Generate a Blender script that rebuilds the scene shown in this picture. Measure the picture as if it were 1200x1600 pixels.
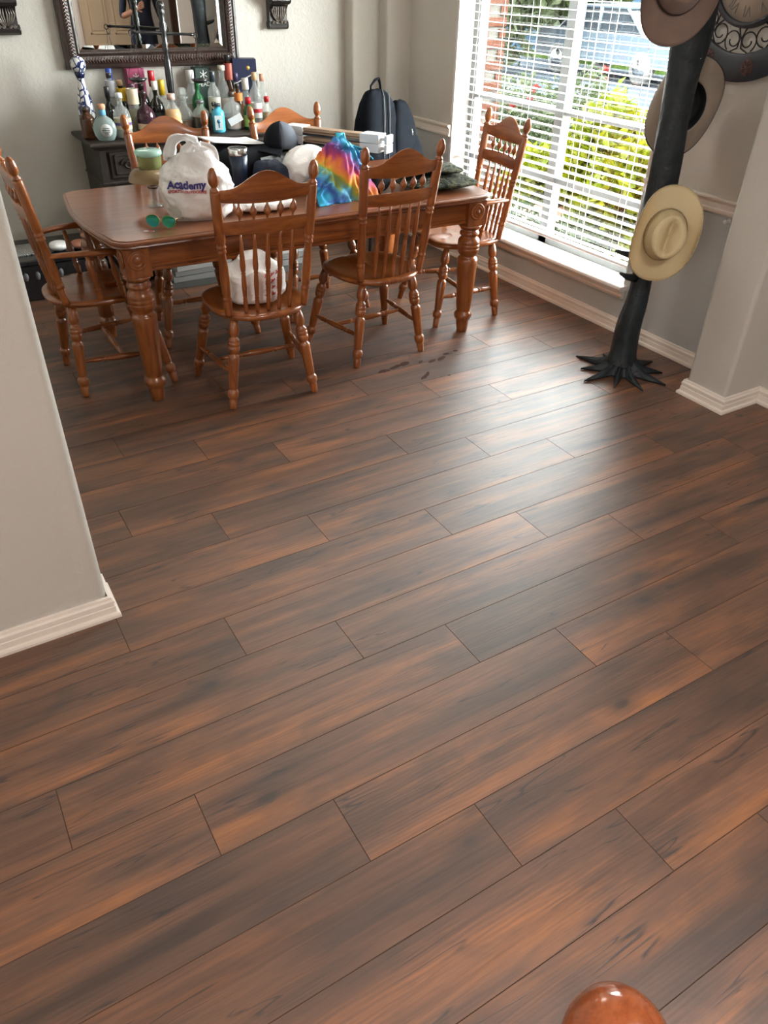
import bpy, bmesh, math, random
from mathutils import Vector, Matrix, noise
random.seed(7)
PI = math.pi
for o in list(bpy.data.objects):
    bpy.data.objects.remove(o)
S = bpy.context.scene
COL = S.collection

# ---------------------------------------------------------------- camera
cd = bpy.data.cameras.new('camera')
cam = bpy.data.objects.new('camera', cd)
COL.objects.link(cam)
R_ = Vector((0.8585191509, -0.5124557786, 0.018274093))
U_ = Vector((0.2858199063, 0.5078148492, 0.8126690963))
F_ = Vector((0.4257368302, 0.692468883, -0.5824388358))
cam.matrix_world = Matrix(((R_.x, U_.x, -F_.x, 0), (R_.y, U_.y, -F_.y, 0), (R_.z, U_.z, -F_.z, 1.70), (0, 0, 0, 1)))
cd.sensor_fit = 'HORIZONTAL'; cd.sensor_width = 36.0; cd.lens = 36.0 * 1180.07 / 1200.0
cd.clip_start = 0.02; cd.clip_end = 200
S.camera = cam

# ---------------------------------------------------------------- world, sun, exposure
W = bpy.data.worlds.new('sky'); S.world = W; W.use_nodes = True
wn = W.node_tree.nodes; wl = W.node_tree.links
bgn = wn['Background']
sky = wn.new('ShaderNodeTexSky'); sky.sky_type = 'HOSEK_WILKIE'
sky.sun_direction = Vector((-0.22, 0.22, 0.95)).normalized(); sky.turbidity = 4.0; sky.ground_albedo = 0.35
mixw = wn.new('ShaderNodeMix'); mixw.data_type = 'RGBA'; mixw.inputs[0].default_value = 0.72
wl.new(sky.outputs[0], mixw.inputs[6]); mixw.inputs[7].default_value = (0.93, 0.98, 0.94, 1)
wl.new(mixw.outputs[2], bgn.inputs[0]); bgn.inputs[1].default_value = 75.0

sd = bpy.data.lights.new('sun', 'SUN'); sd.energy = 14.0; sd.angle = 0.02; sd.color = (1, 0.95, 0.86)
so = bpy.data.objects.new('sun', sd); COL.objects.link(so)
so.rotation_euler = Vector((0.22, -0.22, -0.95)).to_track_quat('-Z', 'Y').to_euler()

def area(name, loc, direction, sx, sy, energy, color=(1, 1, 1), portal=False):
    l = bpy.data.lights.new(name, 'AREA'); l.shape = 'RECTANGLE'; l.size = sx; l.size_y = sy
    l.energy = energy; l.color = color
    o = bpy.data.objects.new(name, l); COL.objects.link(o); o.location = loc
    o.rotation_euler = Vector(direction).to_track_quat('-Z', 'Z').to_euler()
    if portal: l.cycles.is_portal = True
    return o
area('window_portal', (3.60, 3.825, 1.32), (-1, 0, 0), 1.82, 2.14, 1, portal=True)
# added light behind the photographer, standing in for unseen daylight
area('added_rear_light', (-1.52, -0.3, 1.45), (1, 0.25, -0.15), 1.5, 1.3, 45, (1.0, 0.85, 0.78))
# light of the added entry lamp, out of view
area('added_entry_light', (1.4, -0.4, 2.62), (0, 0, -1), 0.5, 0.5, 50, (1.0, 0.95, 0.92))

S.view_settings.view_transform = 'Standard'; S.view_settings.look = 'None'
S.view_settings.gamma = 1.0; S.view_settings.use_curve_mapping = False
S.view_settings.exposure = 0.40
try:
    S.cycles.use_denoising = True
    S.cycles.max_bounces = 7; S.cycles.diffuse_bounces = 4; S.cycles.glossy_bounces = 3
    S.cycles.use_adaptive_sampling = True; S.cycles.adaptive_threshold = 0.05
    S.cycles.transmission_bounces = 4; S.cycles.transparent_max_bounces = 10
    S.cycles.sample_clamp_indirect = 8.0; S.cycles.caustics_reflective = False; S.cycles.caustics_refractive = False
except Exception:
    pass

# ================================================================ helpers
class MB:
    def __init__(s): s.v = []; s.f = []; s.m = []; s.sm = []
    def add(s, vs, fs, mi=0, smooth=False):
        b = len(s.v); s.v += [tuple(p) for p in vs]
        for f in fs: s.f.append(tuple(i + b for i in f)); s.m.append(mi); s.sm.append(smooth)
    def box(s, x0, x1, y0, y1, z0, z1, mi=0, c=0.0, M=None):
        if c <= 0:
            vs = [(x0,y0,z0),(x1,y0,z0),(x1,y1,z0),(x0,y1,z0),(x0,y0,z1),(x1,y0,z1),(x1,y1,z1),(x0,y1,z1)]
            fs = [(0,3,2,1),(4,5,6,7),(0,1,5,4),(1,2,6,5),(2,3,7,6),(3,0,4,7)]
        else:
            vs = []
            for z, i in ((z0, c), (z0 + c, 0), (z1 - c, 0), (z1, c)):
                vs += [(x0+i,y0+i,z),(x1-i,y0+i,z),(x1-i,y1-i,z),(x0+i,y1-i,z)]
            fs = [(0,3,2,1),(12,13,14,15)]
            for k in range(3):
                for j in range(4):
                    fs.append((4*k+j, 4*k+(j+1)%4, 4*k+4+(j+1)%4, 4*k+4+j))
        if M is not None: vs = [M @ Vector(p) for p in vs]
        s.add(vs, fs, mi)
        return s
    def lathe(s, prof, n=16, M=None, mi=0, a0=0.0, cap=True):
        vs = []; fs = []
        for r, z in prof:
            for k in range(n):
                a = a0 + 2*PI*k/n
                vs.append((r*math.cos(a), r*math.sin(a), z))
        for i in range(len(prof)-1):
            for k in range(n):
                fs.append((i*n+k, i*n+(k+1)%n, (i+1)*n+(k+1)%n, (i+1)*n+k))
        if cap:
            if prof[0][0] > 1e-6: fs.append(tuple(range(n-1, -1, -1)))
            if prof[-1][0] > 1e-6: fs.append(tuple((len(prof)-1)*n + k for k in range(n)))
        if M is not None: vs = [M @ Vector(p) for p in vs]
        s.add(vs, fs, mi, True)
        return s
    def turn(s, p0, p1, prof, n=16, mi=0):
        """lathe with z running 0..1 of the segment p0->p1"""
        p0 = Vector(p0); p1 = Vector(p1); d = p1 - p0; L = d.length
        M = Matrix.Translation(p0) @ d.to_track_quat('Z', 'Y').to_matrix().to_4x4()
        return s.lathe([(r, z*L) for r, z in prof], n, M, mi)
    def tube(s, pts, r, n=8, mi=0, flat=1.0, closed=False, up=(0, 0, 1)):
        pts = [Vector(p) for p in pts]; N = len(pts); vs = []; fs = []
        rr = r if isinstance(r, (list, tuple)) else [r]*N
        prev = None
        for i, p in enumerate(pts):
            a = pts[(i-1) % N] if (closed or i > 0) else p
            b = pts[(i+1) % N] if (closed or i < N-1) else p
            t = (b - a).normalized()
            if prev is None:
                u = Vector(up)
                if abs(u.dot(t)) > 0.95: u = Vector((1, 0, 0))
                x = u.cross(t).normalized()
            else:
                x = (prev - t*prev.dot(t)).normalized()
            prev = x; y = t.cross(x)
            for k in range(n):
                a_ = 2*PI*k/n
                vs.append(p + x*math.cos(a_)*rr[i] + y*math.sin(a_)*rr[i]*flat)
        R = N if closed else N-1
        for i in range(R):
            for k in range(n):
                j = (i+1) % N
                fs.append((i*n+k, i*n+(k+1)%n, j*n+(k+1)%n, j*n+k))
        if not closed:
            fs.append(tuple(range(n-1, -1, -1))); fs.append(tuple((N-1)*n+k for k in range(n)))
        s.add(vs, fs, mi, True)
        return s
    def grid(s, fn, nu, nv, mi=0, cu=False, cv=False, smooth=True, flip=False):
        vs = []; fs = []
        for i in range(nu):
            for j in range(nv):
                vs.append(fn(i/(nu if cu else nu-1), j/(nv if cv else nv-1)))
        for i in range(nu if cu else nu-1):
            for j in range(nv if cv else nv-1):
                q = (i*nv+j, ((i+1)%nu)*nv+j, ((i+1)%nu)*nv+(j+1)%nv, i*nv+(j+1)%nv)
                fs.append(q[::-1] if flip else q)
        s.add(vs, fs, mi, smooth)
        return s
    def prism(s, poly, t0, t1, place, mi=0, smooth=False):
        """poly [(a,b)] extruded t0..t1, place(a,b,t)->xyz"""
        n = len(poly)
        vs = [place(a, b, t0) for a, b in poly] + [place(a, b, t1) for a, b in poly]
        fs = [tuple(range(n-1, -1, -1)), tuple(range(n, 2*n))]
        for k in range(n): fs.append((k, (k+1)%n, n+(k+1)%n, n+k))
        s.add(vs, fs, mi, smooth)
        return s
    def mesh(s, name, mats):
        me = bpy.data.meshes.new(name)
        me.from_pydata(s.v, [], s.f)
        for m in (mats if isinstance(mats, (list, tuple)) else [mats]): me.materials.append(m)
        me.polygons.foreach_set('material_index', s.m)
        me.polygons.foreach_set('use_smooth', s.sm)
        me.update()
        bm = bmesh.new(); bm.from_mesh(me); bmesh.ops.recalc_face_normals(bm, faces=bm.faces); bm.to_mesh(me); bm.free()
        return me

def link(name, me, parent=None, loc=(0, 0, 0), rot=(0, 0, 0)):
    o = bpy.data.objects.new(name, me); COL.objects.link(o); o.location = loc; o.rotation_euler = rot
    if parent is not None: o.parent = parent
    return o
def obj(name, mb, mats, parent=None, loc=(0, 0, 0), rot=(0, 0, 0), sharp=None):
    me = mb.mesh(name, mats)
    o = link(name, me, parent, loc, rot)
    if sharp:
        try: me.set_sharp_from_angle(angle=math.radians(sharp))
        except Exception: pass
    return o
def tag(o, label=None, cat=None, group=None, kind=None):
    if label: o['label'] = label
    if cat: o['category'] = cat
    if group: o['group'] = group
    if kind: o['kind'] = kind
    return o
def thing(name, label, cat, loc=(0, 0, 0), rz=0.0, group=None):
    o = bpy.data.objects.new(name, None); COL.objects.link(o); o.location = loc; o.rotation_euler = (0, 0, rz)
    o.empty_display_size = 0.1
    return tag(o, label, cat, group)
def struct(name, mb, mats, label=None, cat=None, parent=None, sharp=None):
    o = obj(name, mb, mats, parent, sharp=sharp)
    if parent is None: tag(o, label, cat, kind='structure')
    return o
def dup(src, parent=None):
    c = src.copy(); COL.objects.link(c); c.parent = parent
    for ch in src.children:
        dup(ch, c)
    return c
def solidify(o, t, off=0):
    m = o.modifiers.new('thickness', 'SOLIDIFY'); m.thickness = t; m.offset = off
    return o
def subsurf(o, n=1):
    m = o.modifiers.new('smooth', 'SUBSURF'); m.levels = n; m.render_levels = n
    return o
def text_mesh(name, body, size, mat, parent=None, fn=None, extrude=0.0, bold=0.0, align='CENTER'):
    """a text turned into a mesh; fn maps a text point (x, y, z) to the surface it is printed on"""
    cu = bpy.data.curves.new(name, 'FONT'); cu.body = body; cu.size = size; cu.align_x = align; cu.align_y = 'CENTER'
    cu.resolution_u = 3; cu.extrude = extrude; cu.offset = bold
    t = bpy.data.objects.new(name, cu); COL.objects.link(t)
    dg = bpy.context.evaluated_depsgraph_get(); dg.update()
    me = bpy.data.meshes.new_from_object(t.evaluated_get(dg))
    bpy.data.objects.remove(t); bpy.data.curves.remove(cu)
    if fn:
        for v in me.vertices: v.co = fn(v.co.x, v.co.y, v.co.z)
    me.materials.clear(); me.materials.append(mat)
    return link(name, me, parent)

# ================================================================ materials
def newmat(name):
    m = bpy.data.materials.new(name); m.use_nodes = True
    nt = m.node_tree; b = nt.nodes['Principled BSDF']
    return m, nt, b
def nd(nt, t, **kw):
    n = nt.nodes.new(t)
    for k, v in kw.items(): setattr(n, k, v)
    return n
def ramp(nt, fac, stops):
    r = nd(nt, 'ShaderNodeValToRGB'); e = r.color_ramp.elements
    while len(e) > 1: e.remove(e[-1])
    e[0].position, e[0].color = stops[0][0], (*stops[0][1], 1)
    for p, c in stops[1:]:
        x = e.new(p); x.color = (*c, 1)
    nt.links.new(fac, r.inputs[0])
    return r.outputs[0]
def coords(nt, scale=(1, 1, 1), space='Object', offset=None):
    tc = nd(nt, 'ShaderNodeTexCoord'); mp = nd(nt, 'ShaderNodeMapping'); mp.inputs['Scale'].default_value = scale
    nt.links.new(tc.outputs[space], mp.inputs['Vector'])
    if offset is not None: nt.links.new(offset, mp.inputs['Location'])
    return mp.outputs[0]
def noisetex(nt, vec, scale, detail=4, rough=0.5, dist=0.0):
    n = nd(nt, 'ShaderNodeTexNoise'); n.inputs['Scale'].default_value = scale; n.inputs['Detail'].default_value = detail
    n.inputs['Roughness'].default_value = rough; n.inputs['Distortion'].default_value = dist
    nt.links.new(vec, n.inputs['Vector'])
    return n.outputs['Fac']
def bump(nt, b, h, strength, dist=0.01):
    n = nd(nt, 'ShaderNodeBump'); n.inputs['Strength'].default_value = strength; n.inputs['Distance'].default_value = dist
    nt.links.new(h, n.inputs['Height']); nt.links.new(n.outputs[0], b.inputs['Normal'])
def mixc(nt, fac, a, b_, mode='MIX'):
    n = nd(nt, 'ShaderNodeMix', data_type='RGBA', blend_type=mode)
    for s_, v in ((0, fac), (6, a), (7, b_)):
        if hasattr(v, 'is_linked'): nt.links.new(v, n.inputs[s_])
        else: n.inputs[s_].default_value = v if s_ == 0 else (*v, 1)
    return n.outputs[2]
def plain(name, col, rough=0.5, metal=0.0, var=0.0, vscale=20, bmp=0.0, bscale=60, spec=0.5, coat=0.0, sheen=0.0):
    m, nt, b = newmat(name)
    b.inputs['Roughness'].default_value = rough; b.inputs['Metallic'].default_value = metal
    b.inputs['Specular IOR Level'].default_value = spec; b.inputs['Coat Weight'].default_value = coat
    b.inputs['Sheen Weight'].default_value = sheen
    v = coords(nt)
    if var > 0:
        n = noisetex(nt, v, vscale)
        c = ramp(nt, n, [(0.3, tuple(x*(1-var) for x in col)), (0.7, tuple(min(1, x*(1+var)) for x in col))])
        nt.links.new(c, b.inputs['Base Color'])
    else:
        b.inputs['Base Color'].default_value = (*col, 1)
    if bmp > 0: bump(nt, b, noisetex(nt, v, bscale, 5, 0.6), bmp)
    return m
def wood(name, dark, mid, light, axis='Z', rough=0.28, scale=1.0, coat=0.35):
    m, nt, b = newmat(name)
    sc = {'X': (1.2, 14, 14), 'Y': (14, 1.2, 14), 'Z': (14, 14, 1.2)}[axis]
    oi = nd(nt, 'ShaderNodeObjectInfo')
    vm = nd(nt, 'ShaderNodeVectorMath', operation='SCALE'); vm.inputs[0].default_value = (31, 17, 23)
    nt.links.new(oi.outputs['Random'], vm.inputs['Scale'])
    v = coords(nt, tuple(x*scale for x in sc), 'Object', vm.outputs[0])
    n1 = noisetex(nt, v, 1.6, 5, 0.55, 1.2)
    c1 = ramp(nt, n1, [(0.28, dark), (0.5, mid), (0.72, light)])
    n2 = noisetex(nt, v, 14, 3, 0.6)
    c2 = ramp(nt, n2, [(0.35, (0.62, 0.62, 0.62)), (0.6, (1, 1, 1))])
    nt.links.new(mixc(nt, 0.5, c1, c2, 'MULTIPLY'), b.inputs['Base Color'])
    b.inputs['Roughness'].default_value = rough; b.inputs['Coat Weight'].default_value = coat; b.inputs['Coat Roughness'].default_value = 0.12
    bump(nt, b, n2, 0.06, 0.002)
    return m
def glass(name, col, rough=0.03, alpha=0.35):
    """thin bottle glass: tinted, partly see-through with sharp reflections"""
    m, nt, b = newmat(name)
    b.inputs['Base Color'].default_value = (*col, 1); b.inputs['Roughness'].default_value = rough
    b.inputs['Transmission Weight'].default_value = 0.0
    tr = nd(nt, 'ShaderNodeBsdfTransparent'); tr.inputs[0].default_value = (*[min(1, c*0.5+0.5) for c in col], 1)
    mx = nd(nt, 'ShaderNodeMixShader'); mx.inputs[0].default_value = alpha
    nt.links.new(tr.outputs[0], mx.inputs[1]); nt.links.new(b.outputs[0], mx.inputs[2])
    nt.links.new(mx.outputs[0], nt.nodes['Material Output'].inputs[0])
    return m

OAK = ((0.15, 0.038, 0.009), (0.26, 0.074, 0.015), (0.36, 0.118, 0.028))
oak_z = wood('honey_oak_upright', *OAK, 'Z'); oak_x = wood('honey_oak_rail', *OAK, 'X'); oak_y = wood('honey_oak_depth', *OAK, 'Y')
TOP = ((0.13, 0.037, 0.012), (0.19, 0.058, 0.019), (0.25, 0.086, 0.031))
top_w = wood('honey_oak_table_top', *TOP, 'X', rough=0.30)
ESP = ((0.012, 0.008, 0.006), (0.022, 0.014, 0.010), (0.035, 0.022, 0.015))
esp = wood('espresso_wood', *ESP, 'X', rough=0.5, coat=0.0); esp_z = wood('espresso_wood_upright', *ESP, 'Z', rough=0.5, coat=0.0)
newel_w = wood('polished_cherry', (0.22, 0.05, 0.015), (0.30, 0.075, 0.022), (0.38, 0.11, 0.035), 'Z', rough=0.16, coat=0.8)
def wallpaint(name, col):
    m, nt, b = newmat(name)
    v = coords(nt)
    n = noisetex(nt, v, 3, 3)
    nt.links.new(ramp(nt, n, [(0.3, tuple(x*0.97 for x in col)), (0.7, tuple(x*1.03 for x in col))]), b.inputs['Base Color'])
    b.inputs['Roughness'].default_value = 0.45; b.inputs['Specular IOR Level'].default_value = 0.5
    n2 = noisetex(nt, v, 38, 4, 0.6, 0.6)
    r = ramp(nt, n2, [(0.42, (0, 0, 0)), (0.58, (1, 1, 1))])
    bump(nt, b, r, 0.16, 0.006)
    return m
paint = wallpaint('greige_wall_paint', (0.505, 0.48, 0.43))
paint_low = wallpaint('slate_wall_paint', (0.43, 0.45, 0.44))
trimw = plain('cream_trim_paint', (0.74, 0.67, 0.59), 0.35, var=0.04, vscale=6)
white = plain('white_paint', (0.80, 0.79, 0.76), 0.35)
ceilm = plain('ceiling_paint', (0.72, 0.70, 0.66), 0.8)
blindm = plain('white_blind_slat', (0.86, 0.86, 0.85), 0.35)
black = plain('black_lacquer', (0.012, 0.012, 0.014), 0.25, coat=0.3)
iron = plain('black_iron', (0.015, 0.014, 0.014), 0.4, metal=0.3)
bkcloth = plain('black_cloth', (0.010, 0.011, 0.014), 0.85, var=0.2, bmp=0.2, bscale=300, spec=0.15)
navy = plain('navy_cloth', (0.014, 0.022, 0.045), 0.85, var=0.25, vscale=9, bmp=0.25, bscale=200)
steel = plain('steel', (0.62, 0.62, 0.62), 0.18, metal=1.0)

def plank_material():
    m, nt, b = newmat('walnut_laminate')
    oi = nd(nt, 'ShaderNodeObjectInfo')
    vm = nd(nt, 'ShaderNodeVectorMath', operation='SCALE'); vm.inputs[0].default_value = (37, 53, 0)
    nt.links.new(oi.outputs['Random'], vm.inputs['Scale'])
    v = coords(nt, (1, 1, 1), 'Object', vm.outputs[0])
    def st(sx, sy):
        mp = nd(nt, 'ShaderNodeMapping'); mp.inputs['Scale'].default_value = (sx, sy, 1); nt.links.new(v, mp.inputs['Vector']); return mp.outputs[0]
    # broad dark and tawny bands that run with the plank
    n1 = noisetex(nt, st(1.3, 9.0), 1.0, 3, 0.5, 0.5)
    base = ramp(nt, n1, [(0.27, (0.062, 0.034, 0.024)), (0.42, (0.110, 0.057, 0.037)), (0.56, (0.165, 0.080, 0.048)), (0.72, (0.29, 0.128, 0.060))])
    # smoky greyish clouds
    n2 = noisetex(nt, st(2.2, 6.0), 1.4, 4, 0.55, 0.8)
    k2 = ramp(nt, n2, [(0.50, (0, 0, 0)), (0.80, (0.75, 0.75, 0.75))])
    base = mixc(nt, k2, base, (0.040, 0.026, 0.020))
    n6 = noisetex(nt, st(0.8, 24), 1.0, 3, 0.5, 0.8)
    base = mixc(nt, 0.6, base, ramp(nt, n6, [(0.36, (0.50, 0.47, 0.45)), (0.52, (1, 1, 1)), (0.70, (1.18, 1.12, 1.05))]), 'MULTIPLY')
    # fine grain
    n3 = noisetex(nt, st(6, 120), 1.0, 5, 0.7, 0.4)
    base = mixc(nt, 0.55, base, ramp(nt, n3, [(0.33, (0.42, 0.40, 0.38)), (0.64, (1.20, 1.18, 1.14))]), 'MULTIPLY')
    # cathedral rings
    wv = nd(nt, 'ShaderNodeTexWave', wave_type='RINGS', rings_direction='Z'); wv.inputs['Scale'].default_value = 9.0
    wv.inputs['Distortion'].default_value = 9.0; wv.inputs['Detail'].default_value = 2.5; wv.inputs['Detail Scale'].default_value = 0.7
    nt.links.new(st(0.45, 3.4), wv.inputs['Vector'])
    kr = noisetex(nt, st(0.8, 3.0), 1.7, 2)
    krr = ramp(nt, kr, [(0.50, (0, 0, 0)), (0.66, (1, 1, 1))])
    rings = ramp(nt, wv.outputs['Fac'], [(0.0, (0.80, 0.79, 0.78)), (0.8, (1, 1, 1)), (1.0, (1.18, 1.16, 1.12))])
    base = mixc(nt, krr, base, mixc(nt, 1.0, base, rings, 'MULTIPLY'))
    # knots
    vo = nd(nt, 'ShaderNodeTexVoronoi'); vo.inputs['Scale'].default_value = 1.0; vo.inputs['Randomness'].default_value = 1.0
    nt.links.new(st(2.7, 5.6), vo.inputs['Vector'])
    kk = ramp(nt, vo.outputs['Distance'], [(0.0, (1, 1, 1)), (0.05, (0.9, 0.9, 0.9)), (0.10, (0.45, 0.45, 0.45)), (0.26, (0, 0, 0))])
    base = mixc(nt, kk, base, (0.022, 0.015, 0.012))
    # long hairline cracks
    n4 = noisetex(nt, st(1.6, 26), 1.0, 2, 0.5, 0.6)
    ck = ramp(nt, n4, [(0.484, (0, 0, 0)), (0.5, (1, 1, 1)), (0.516, (0, 0, 0))])
    n5 = noisetex(nt, st(2.6, 8), 1.2, 2)
    ck2 = ramp(nt, n5, [(0.52, (0, 0, 0)), (0.58, (1, 1, 1))])
    crack = mixc(nt, 1.0, ck, ck2, 'MULTIPLY')
    base = mixc(nt, crack, base, (0.012, 0.008, 0.007))
    # tone differs from board to board
    tv = nd(nt, 'ShaderNodeMath', operation='MULTIPLY_ADD'); nt.links.new(oi.outputs['Random'], tv.inputs[0]); tv.inputs[1].default_value = 0.30; tv.inputs[2].default_value = 0.88
    hs = nd(nt, 'ShaderNodeHueSaturation'); nt.links.new(tv.outputs[0], hs.inputs['Value']); hs.inputs['Saturation'].default_value = 1.12; nt.links.new(base, hs.inputs['Color'])
    nt.links.new(hs.outputs[0], b.inputs['Base Color'])
    rr = ramp(nt, n3, [(0.3, (0.50, 0.50, 0.50)), (0.7, (0.43, 0.43, 0.43))])
    nt.links.new(rr, b.inputs['Roughness'])
    b.inputs['Specular IOR Level'].default_value = 1.0; b.inputs['Coat Weight'].default_value = 0.25; b.inputs['Coat Roughness'].default_value = 0.6
    ht = nd(nt, 'ShaderNodeMath', operation='MULTIPLY_ADD'); nt.links.new(wv.outputs['Fac'], ht.inputs[0]); ht.inputs[1].default_value = 0.35; nt.links.new(n3, ht.inputs[2])
    h2 = nd(nt, 'ShaderNodeMath', operation='SUBTRACT'); nt.links.new(ht.outputs[0], h2.inputs[0]); nt.links.new(crack, h2.inputs[1])
    bump(nt, b, h2.outputs[0], 0.10, 0.002)
    return m
plankm = plank_material()
plank_edge = plain('laminate_core', (0.085, 0.05, 0.033), 0.75, spec=0.2)

# ================================================================ the setting
CEIL = 2.75
mb = MB(); mb.box(-1.6, 5.2, -1.9, -0.1176, -0.10, 0.0); mb.box(-1.6, 5.2, -0.1176, 5.6, -0.10, -0.011)
floor = struct('floor', mb, [plankm], 'dark walnut laminate plank floor with staggered boards', 'floor')
# planks: rows run along x, 0.189 m wide and 1.196 m long, staggered as in the room
RW, PL = 0.18894, 1.19587
row_x = {1: .644, 2: .4673, 3: .2905, 4: .1159, 5: -.059, 6: .4695, 7: .291, 8: .1145, 9: .5734, 10: .3894, 11: .2118, 12: .6361, 13: .4639, 14: .2853}
plank_cache = {}
def plank_mesh(L):
    key = round(L, 3)
    if key not in plank_cache:
        c = 0.0010; h = 0.011; vs = []; w = RW
        g = 0.0002
        for z, i in ((0, g), (h - c, g), (h, c + g)):
            vs += [(i, i, z), (L - i, i, z), (L - i, w - i, z), (i, w - i, z)]
        fs = [(8, 9, 10, 11)]; mi = [0]
        for k in range(2):
            for j in range(4):
                fs.append((4*k+j, 4*k+(j+1) % 4, 4*k+4+(j+1) % 4, 4*k+4+j)); mi.append(1)
        b = MB(); b.add(vs, fs); b.m = mi
        plank_cache[key] = b.mesh('plank', [plankm, plank_edge])
    return plank_cache[key]
X0, X1 = -1.3, 3.37
for k in range(-2, 28):
    y0 = 0.4493 + RW*(k-1)
    if y0 > 5.5: break
    xs = row_x[k]*1.7 if k in row_x else (row_x[14] - 0.1765*(k-14))*1.7 if k > 14 else (row_x[1] + 0.1765*(1-k))*1.7
    lo, hi = (X0 if y0 < 2.0 else -0.6), (5.2 if y0 + RW < 0.7 else 3.37)
    st = xs - PL*math.ceil((xs - lo)/PL)
    while st < hi:
        a, b_ = max(st, lo), min(st + PL, hi)
        if b_ - a > 0.02:
            link('plank', plank_mesh(b_ - a), floor, (a, y0, -0.011))
        st += PL

def arc(cx, cy, r, a0, a1, n=5):
    return [(cx + r*math.cos(math.radians(a0 + (a1-a0)*i/n)), cy + r*math.sin(math.radians(a0 + (a1-a0)*i/n))) for i in range(n+1)]
def plan(mb, poly, z0, z1, mi=0):
    return mb.prism(poly, z0, z1, lambda a, b, t: (a, b, t), mi)
r = 0.018
mb = MB()
plan(mb, [(-0.75, 5.49), (2.965, 5.49)] + arc(2.965+r, 5.38+r, r, 180, 270) + [(3.18, 5.38)] + arc(3.18+r, 5.27+r, r, 180, 270) + [(3.60, 5.27), (3.60, 5.70), (-0.75, 5.70)], 0, CEIL)
struct('wall_back', mb, [paint], 'greige textured back wall behind the mirror and bottles', 'wall', sharp=40)
mb = MB()
WY0, WY1, WZ0, WZ1, WX = 2.93, 4.72, 0.25, 2.35, 3.37
mb.box(WX, 3.60, WY0, WY1, 0, WZ0, 1)
for a, b_ in ((2.0, WY0), (WY1, 5.27)):
    mb.box(WX, 3.60, a, b_, 0, 0.80, 1); mb.box(WX, 3.60, a, b_, 0.80, CEIL, 0)
mb.box(WX, 3.60, WY0, WY1, WZ1, CEIL, 0)
struct('wall_right', mb, [paint, paint_low], 'two-tone window wall, slate grey below and greige above the chair rail', 'wall')
mb = MB(); rr = 0.02
plan(mb, [(3.369, 2.165)] + arc(3.08+rr, 2.165-rr, rr, 90, 180) + arc(3.08+rr, 1.935+rr, rr, 180, 270) + [(3.369, 1.935)], 0, CEIL)
struct('wall_pier', mb, [paint], 'short greige wall pier beside the hat rack', 'wall', sharp=40)
mb = MB(); mb.box(3.34, 3.60, 0.70, 1.99, 0, CEIL); mb.box(3.60, 5.35, 0.70, 0.85, 0, CEIL); mb.box(5.2, 5.35, -1.9, 0.70, 0, CEIL)
struct('wall_entry', mb, [paint], 'greige entry wall beyond the pier', 'wall')
mb = MB(); r = 0.030
plan(mb, [(-1.75, 1.965)] + arc(0.19-r, 1.965+r, r, -90, 0) + arc(0.19-r, 2.09-r, r, 0, 90) + [(-1.75, 2.09)], 0, CEIL)
struct('wall_left', mb, [paint], 'greige partition wall end with rounded bright corner at the left', 'wall', sharp=40)
mb = MB(); mb.box(-0.75, -0.6, 2.09, 5.49, 0, CEIL); struct('wall_dining', mb, [paint], 'greige side wall of the dining room', 'wall')
mb = MB(); mb.box(-1.75, 5.35, -2.05, -1.9, 0, CEIL); struct('wall_rear', mb, [paint], 'greige wall behind the photographer seen in the mirror', 'wall')
mb = MB(); mb.box(-1.75, -1.6, -1.9, 1.965, 0, CEIL); struct('wall_living', mb, [paint], 'greige living room wall behind the camera', 'wall')
mb = MB(); mb.box(-1.75, 3.75, -2.05, 5.70, CEIL, CEIL+0.1); mb.box(3.75, 5.35, -2.05, 0.85, CEIL, CEIL+0.1)
struct('ceiling', mb, [ceilm], 'pale flat ceiling', 'ceiling')

def sweep(mb, prof, path, side=1, mi=0):
    """profile (out, z) swept along a plan path; out is to the left (side=1) or right (-1) of the path"""
    P = [Vector(p) for p in path]; N = len(P); rows = []
    for i in range(N):
        ds = []
        if i > 0: ds.append((P[i]-P[i-1]).normalized())
        if i < N-1: ds.append((P[i+1]-P[i]).normalized())
        ns = [Vector((-d.y, d.x))*side for d in ds]
        n = sum(ns, Vector((0, 0)))
        n = n.normalized(); n = n/max(0.3, n.dot(ns[0]))
        rows.append(n)
    vs = []; fs = []; K = len(prof)
    for i in range(N):
        for o_, z in prof: vs.append((P[i].x + rows[i].x*o_, P[i].y + rows[i].y*o_, z))
    for i in range(N-1):
        for k in range(K):
            fs.append((i*K+k, (i+1)*K+k, (i+1)*K+(k+1) % K, i*K+(k+1) % K))
    fs.append(tuple(range(K))); fs.append(tuple((N-1)*K+k for k in range(K-1, -1, -1)))
    mb.add(vs, fs, mi)
BASE = [(0, 0), (0.025, 0), (0.025, 0.010), (0.022, 0.016), (0.015, 0.019), (0.0145, 0.040), (0.0125, 0.042), (0.0125, 0.052), (0.0145, 0.054), (0.0145, 0.062), (0.010, 0.068), (0.0085, 0.076), (0.0, 0.078)]
RAIL = [(0, 0.772), (0.010, 0.772), (0.014, 0.780), (0.014, 0.790), (0.010, 0.796), (0.010, 0.818), (0.018, 0.830), (0.024, 0.834), (0.024, 0.842), (0.020, 0.846), (0, 0.846)]
mb = MB(); sweep(mb, BASE, [(3.37, 2.165), (3.37, 5.27)], 1); struct('baseboard_right', mb, [trimw], 'cream baseboard under the window', 'baseboard')
mb = MB(); sweep(mb, BASE, [(3.37, 2.165), (3.08, 2.165), (3.08, 1.935), (3.34, 1.935), (3.34, 0.70)], -1)
struct('baseboard_pier', mb, [trimw], 'cream baseboard wrapped around the pier', 'baseboard')
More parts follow.
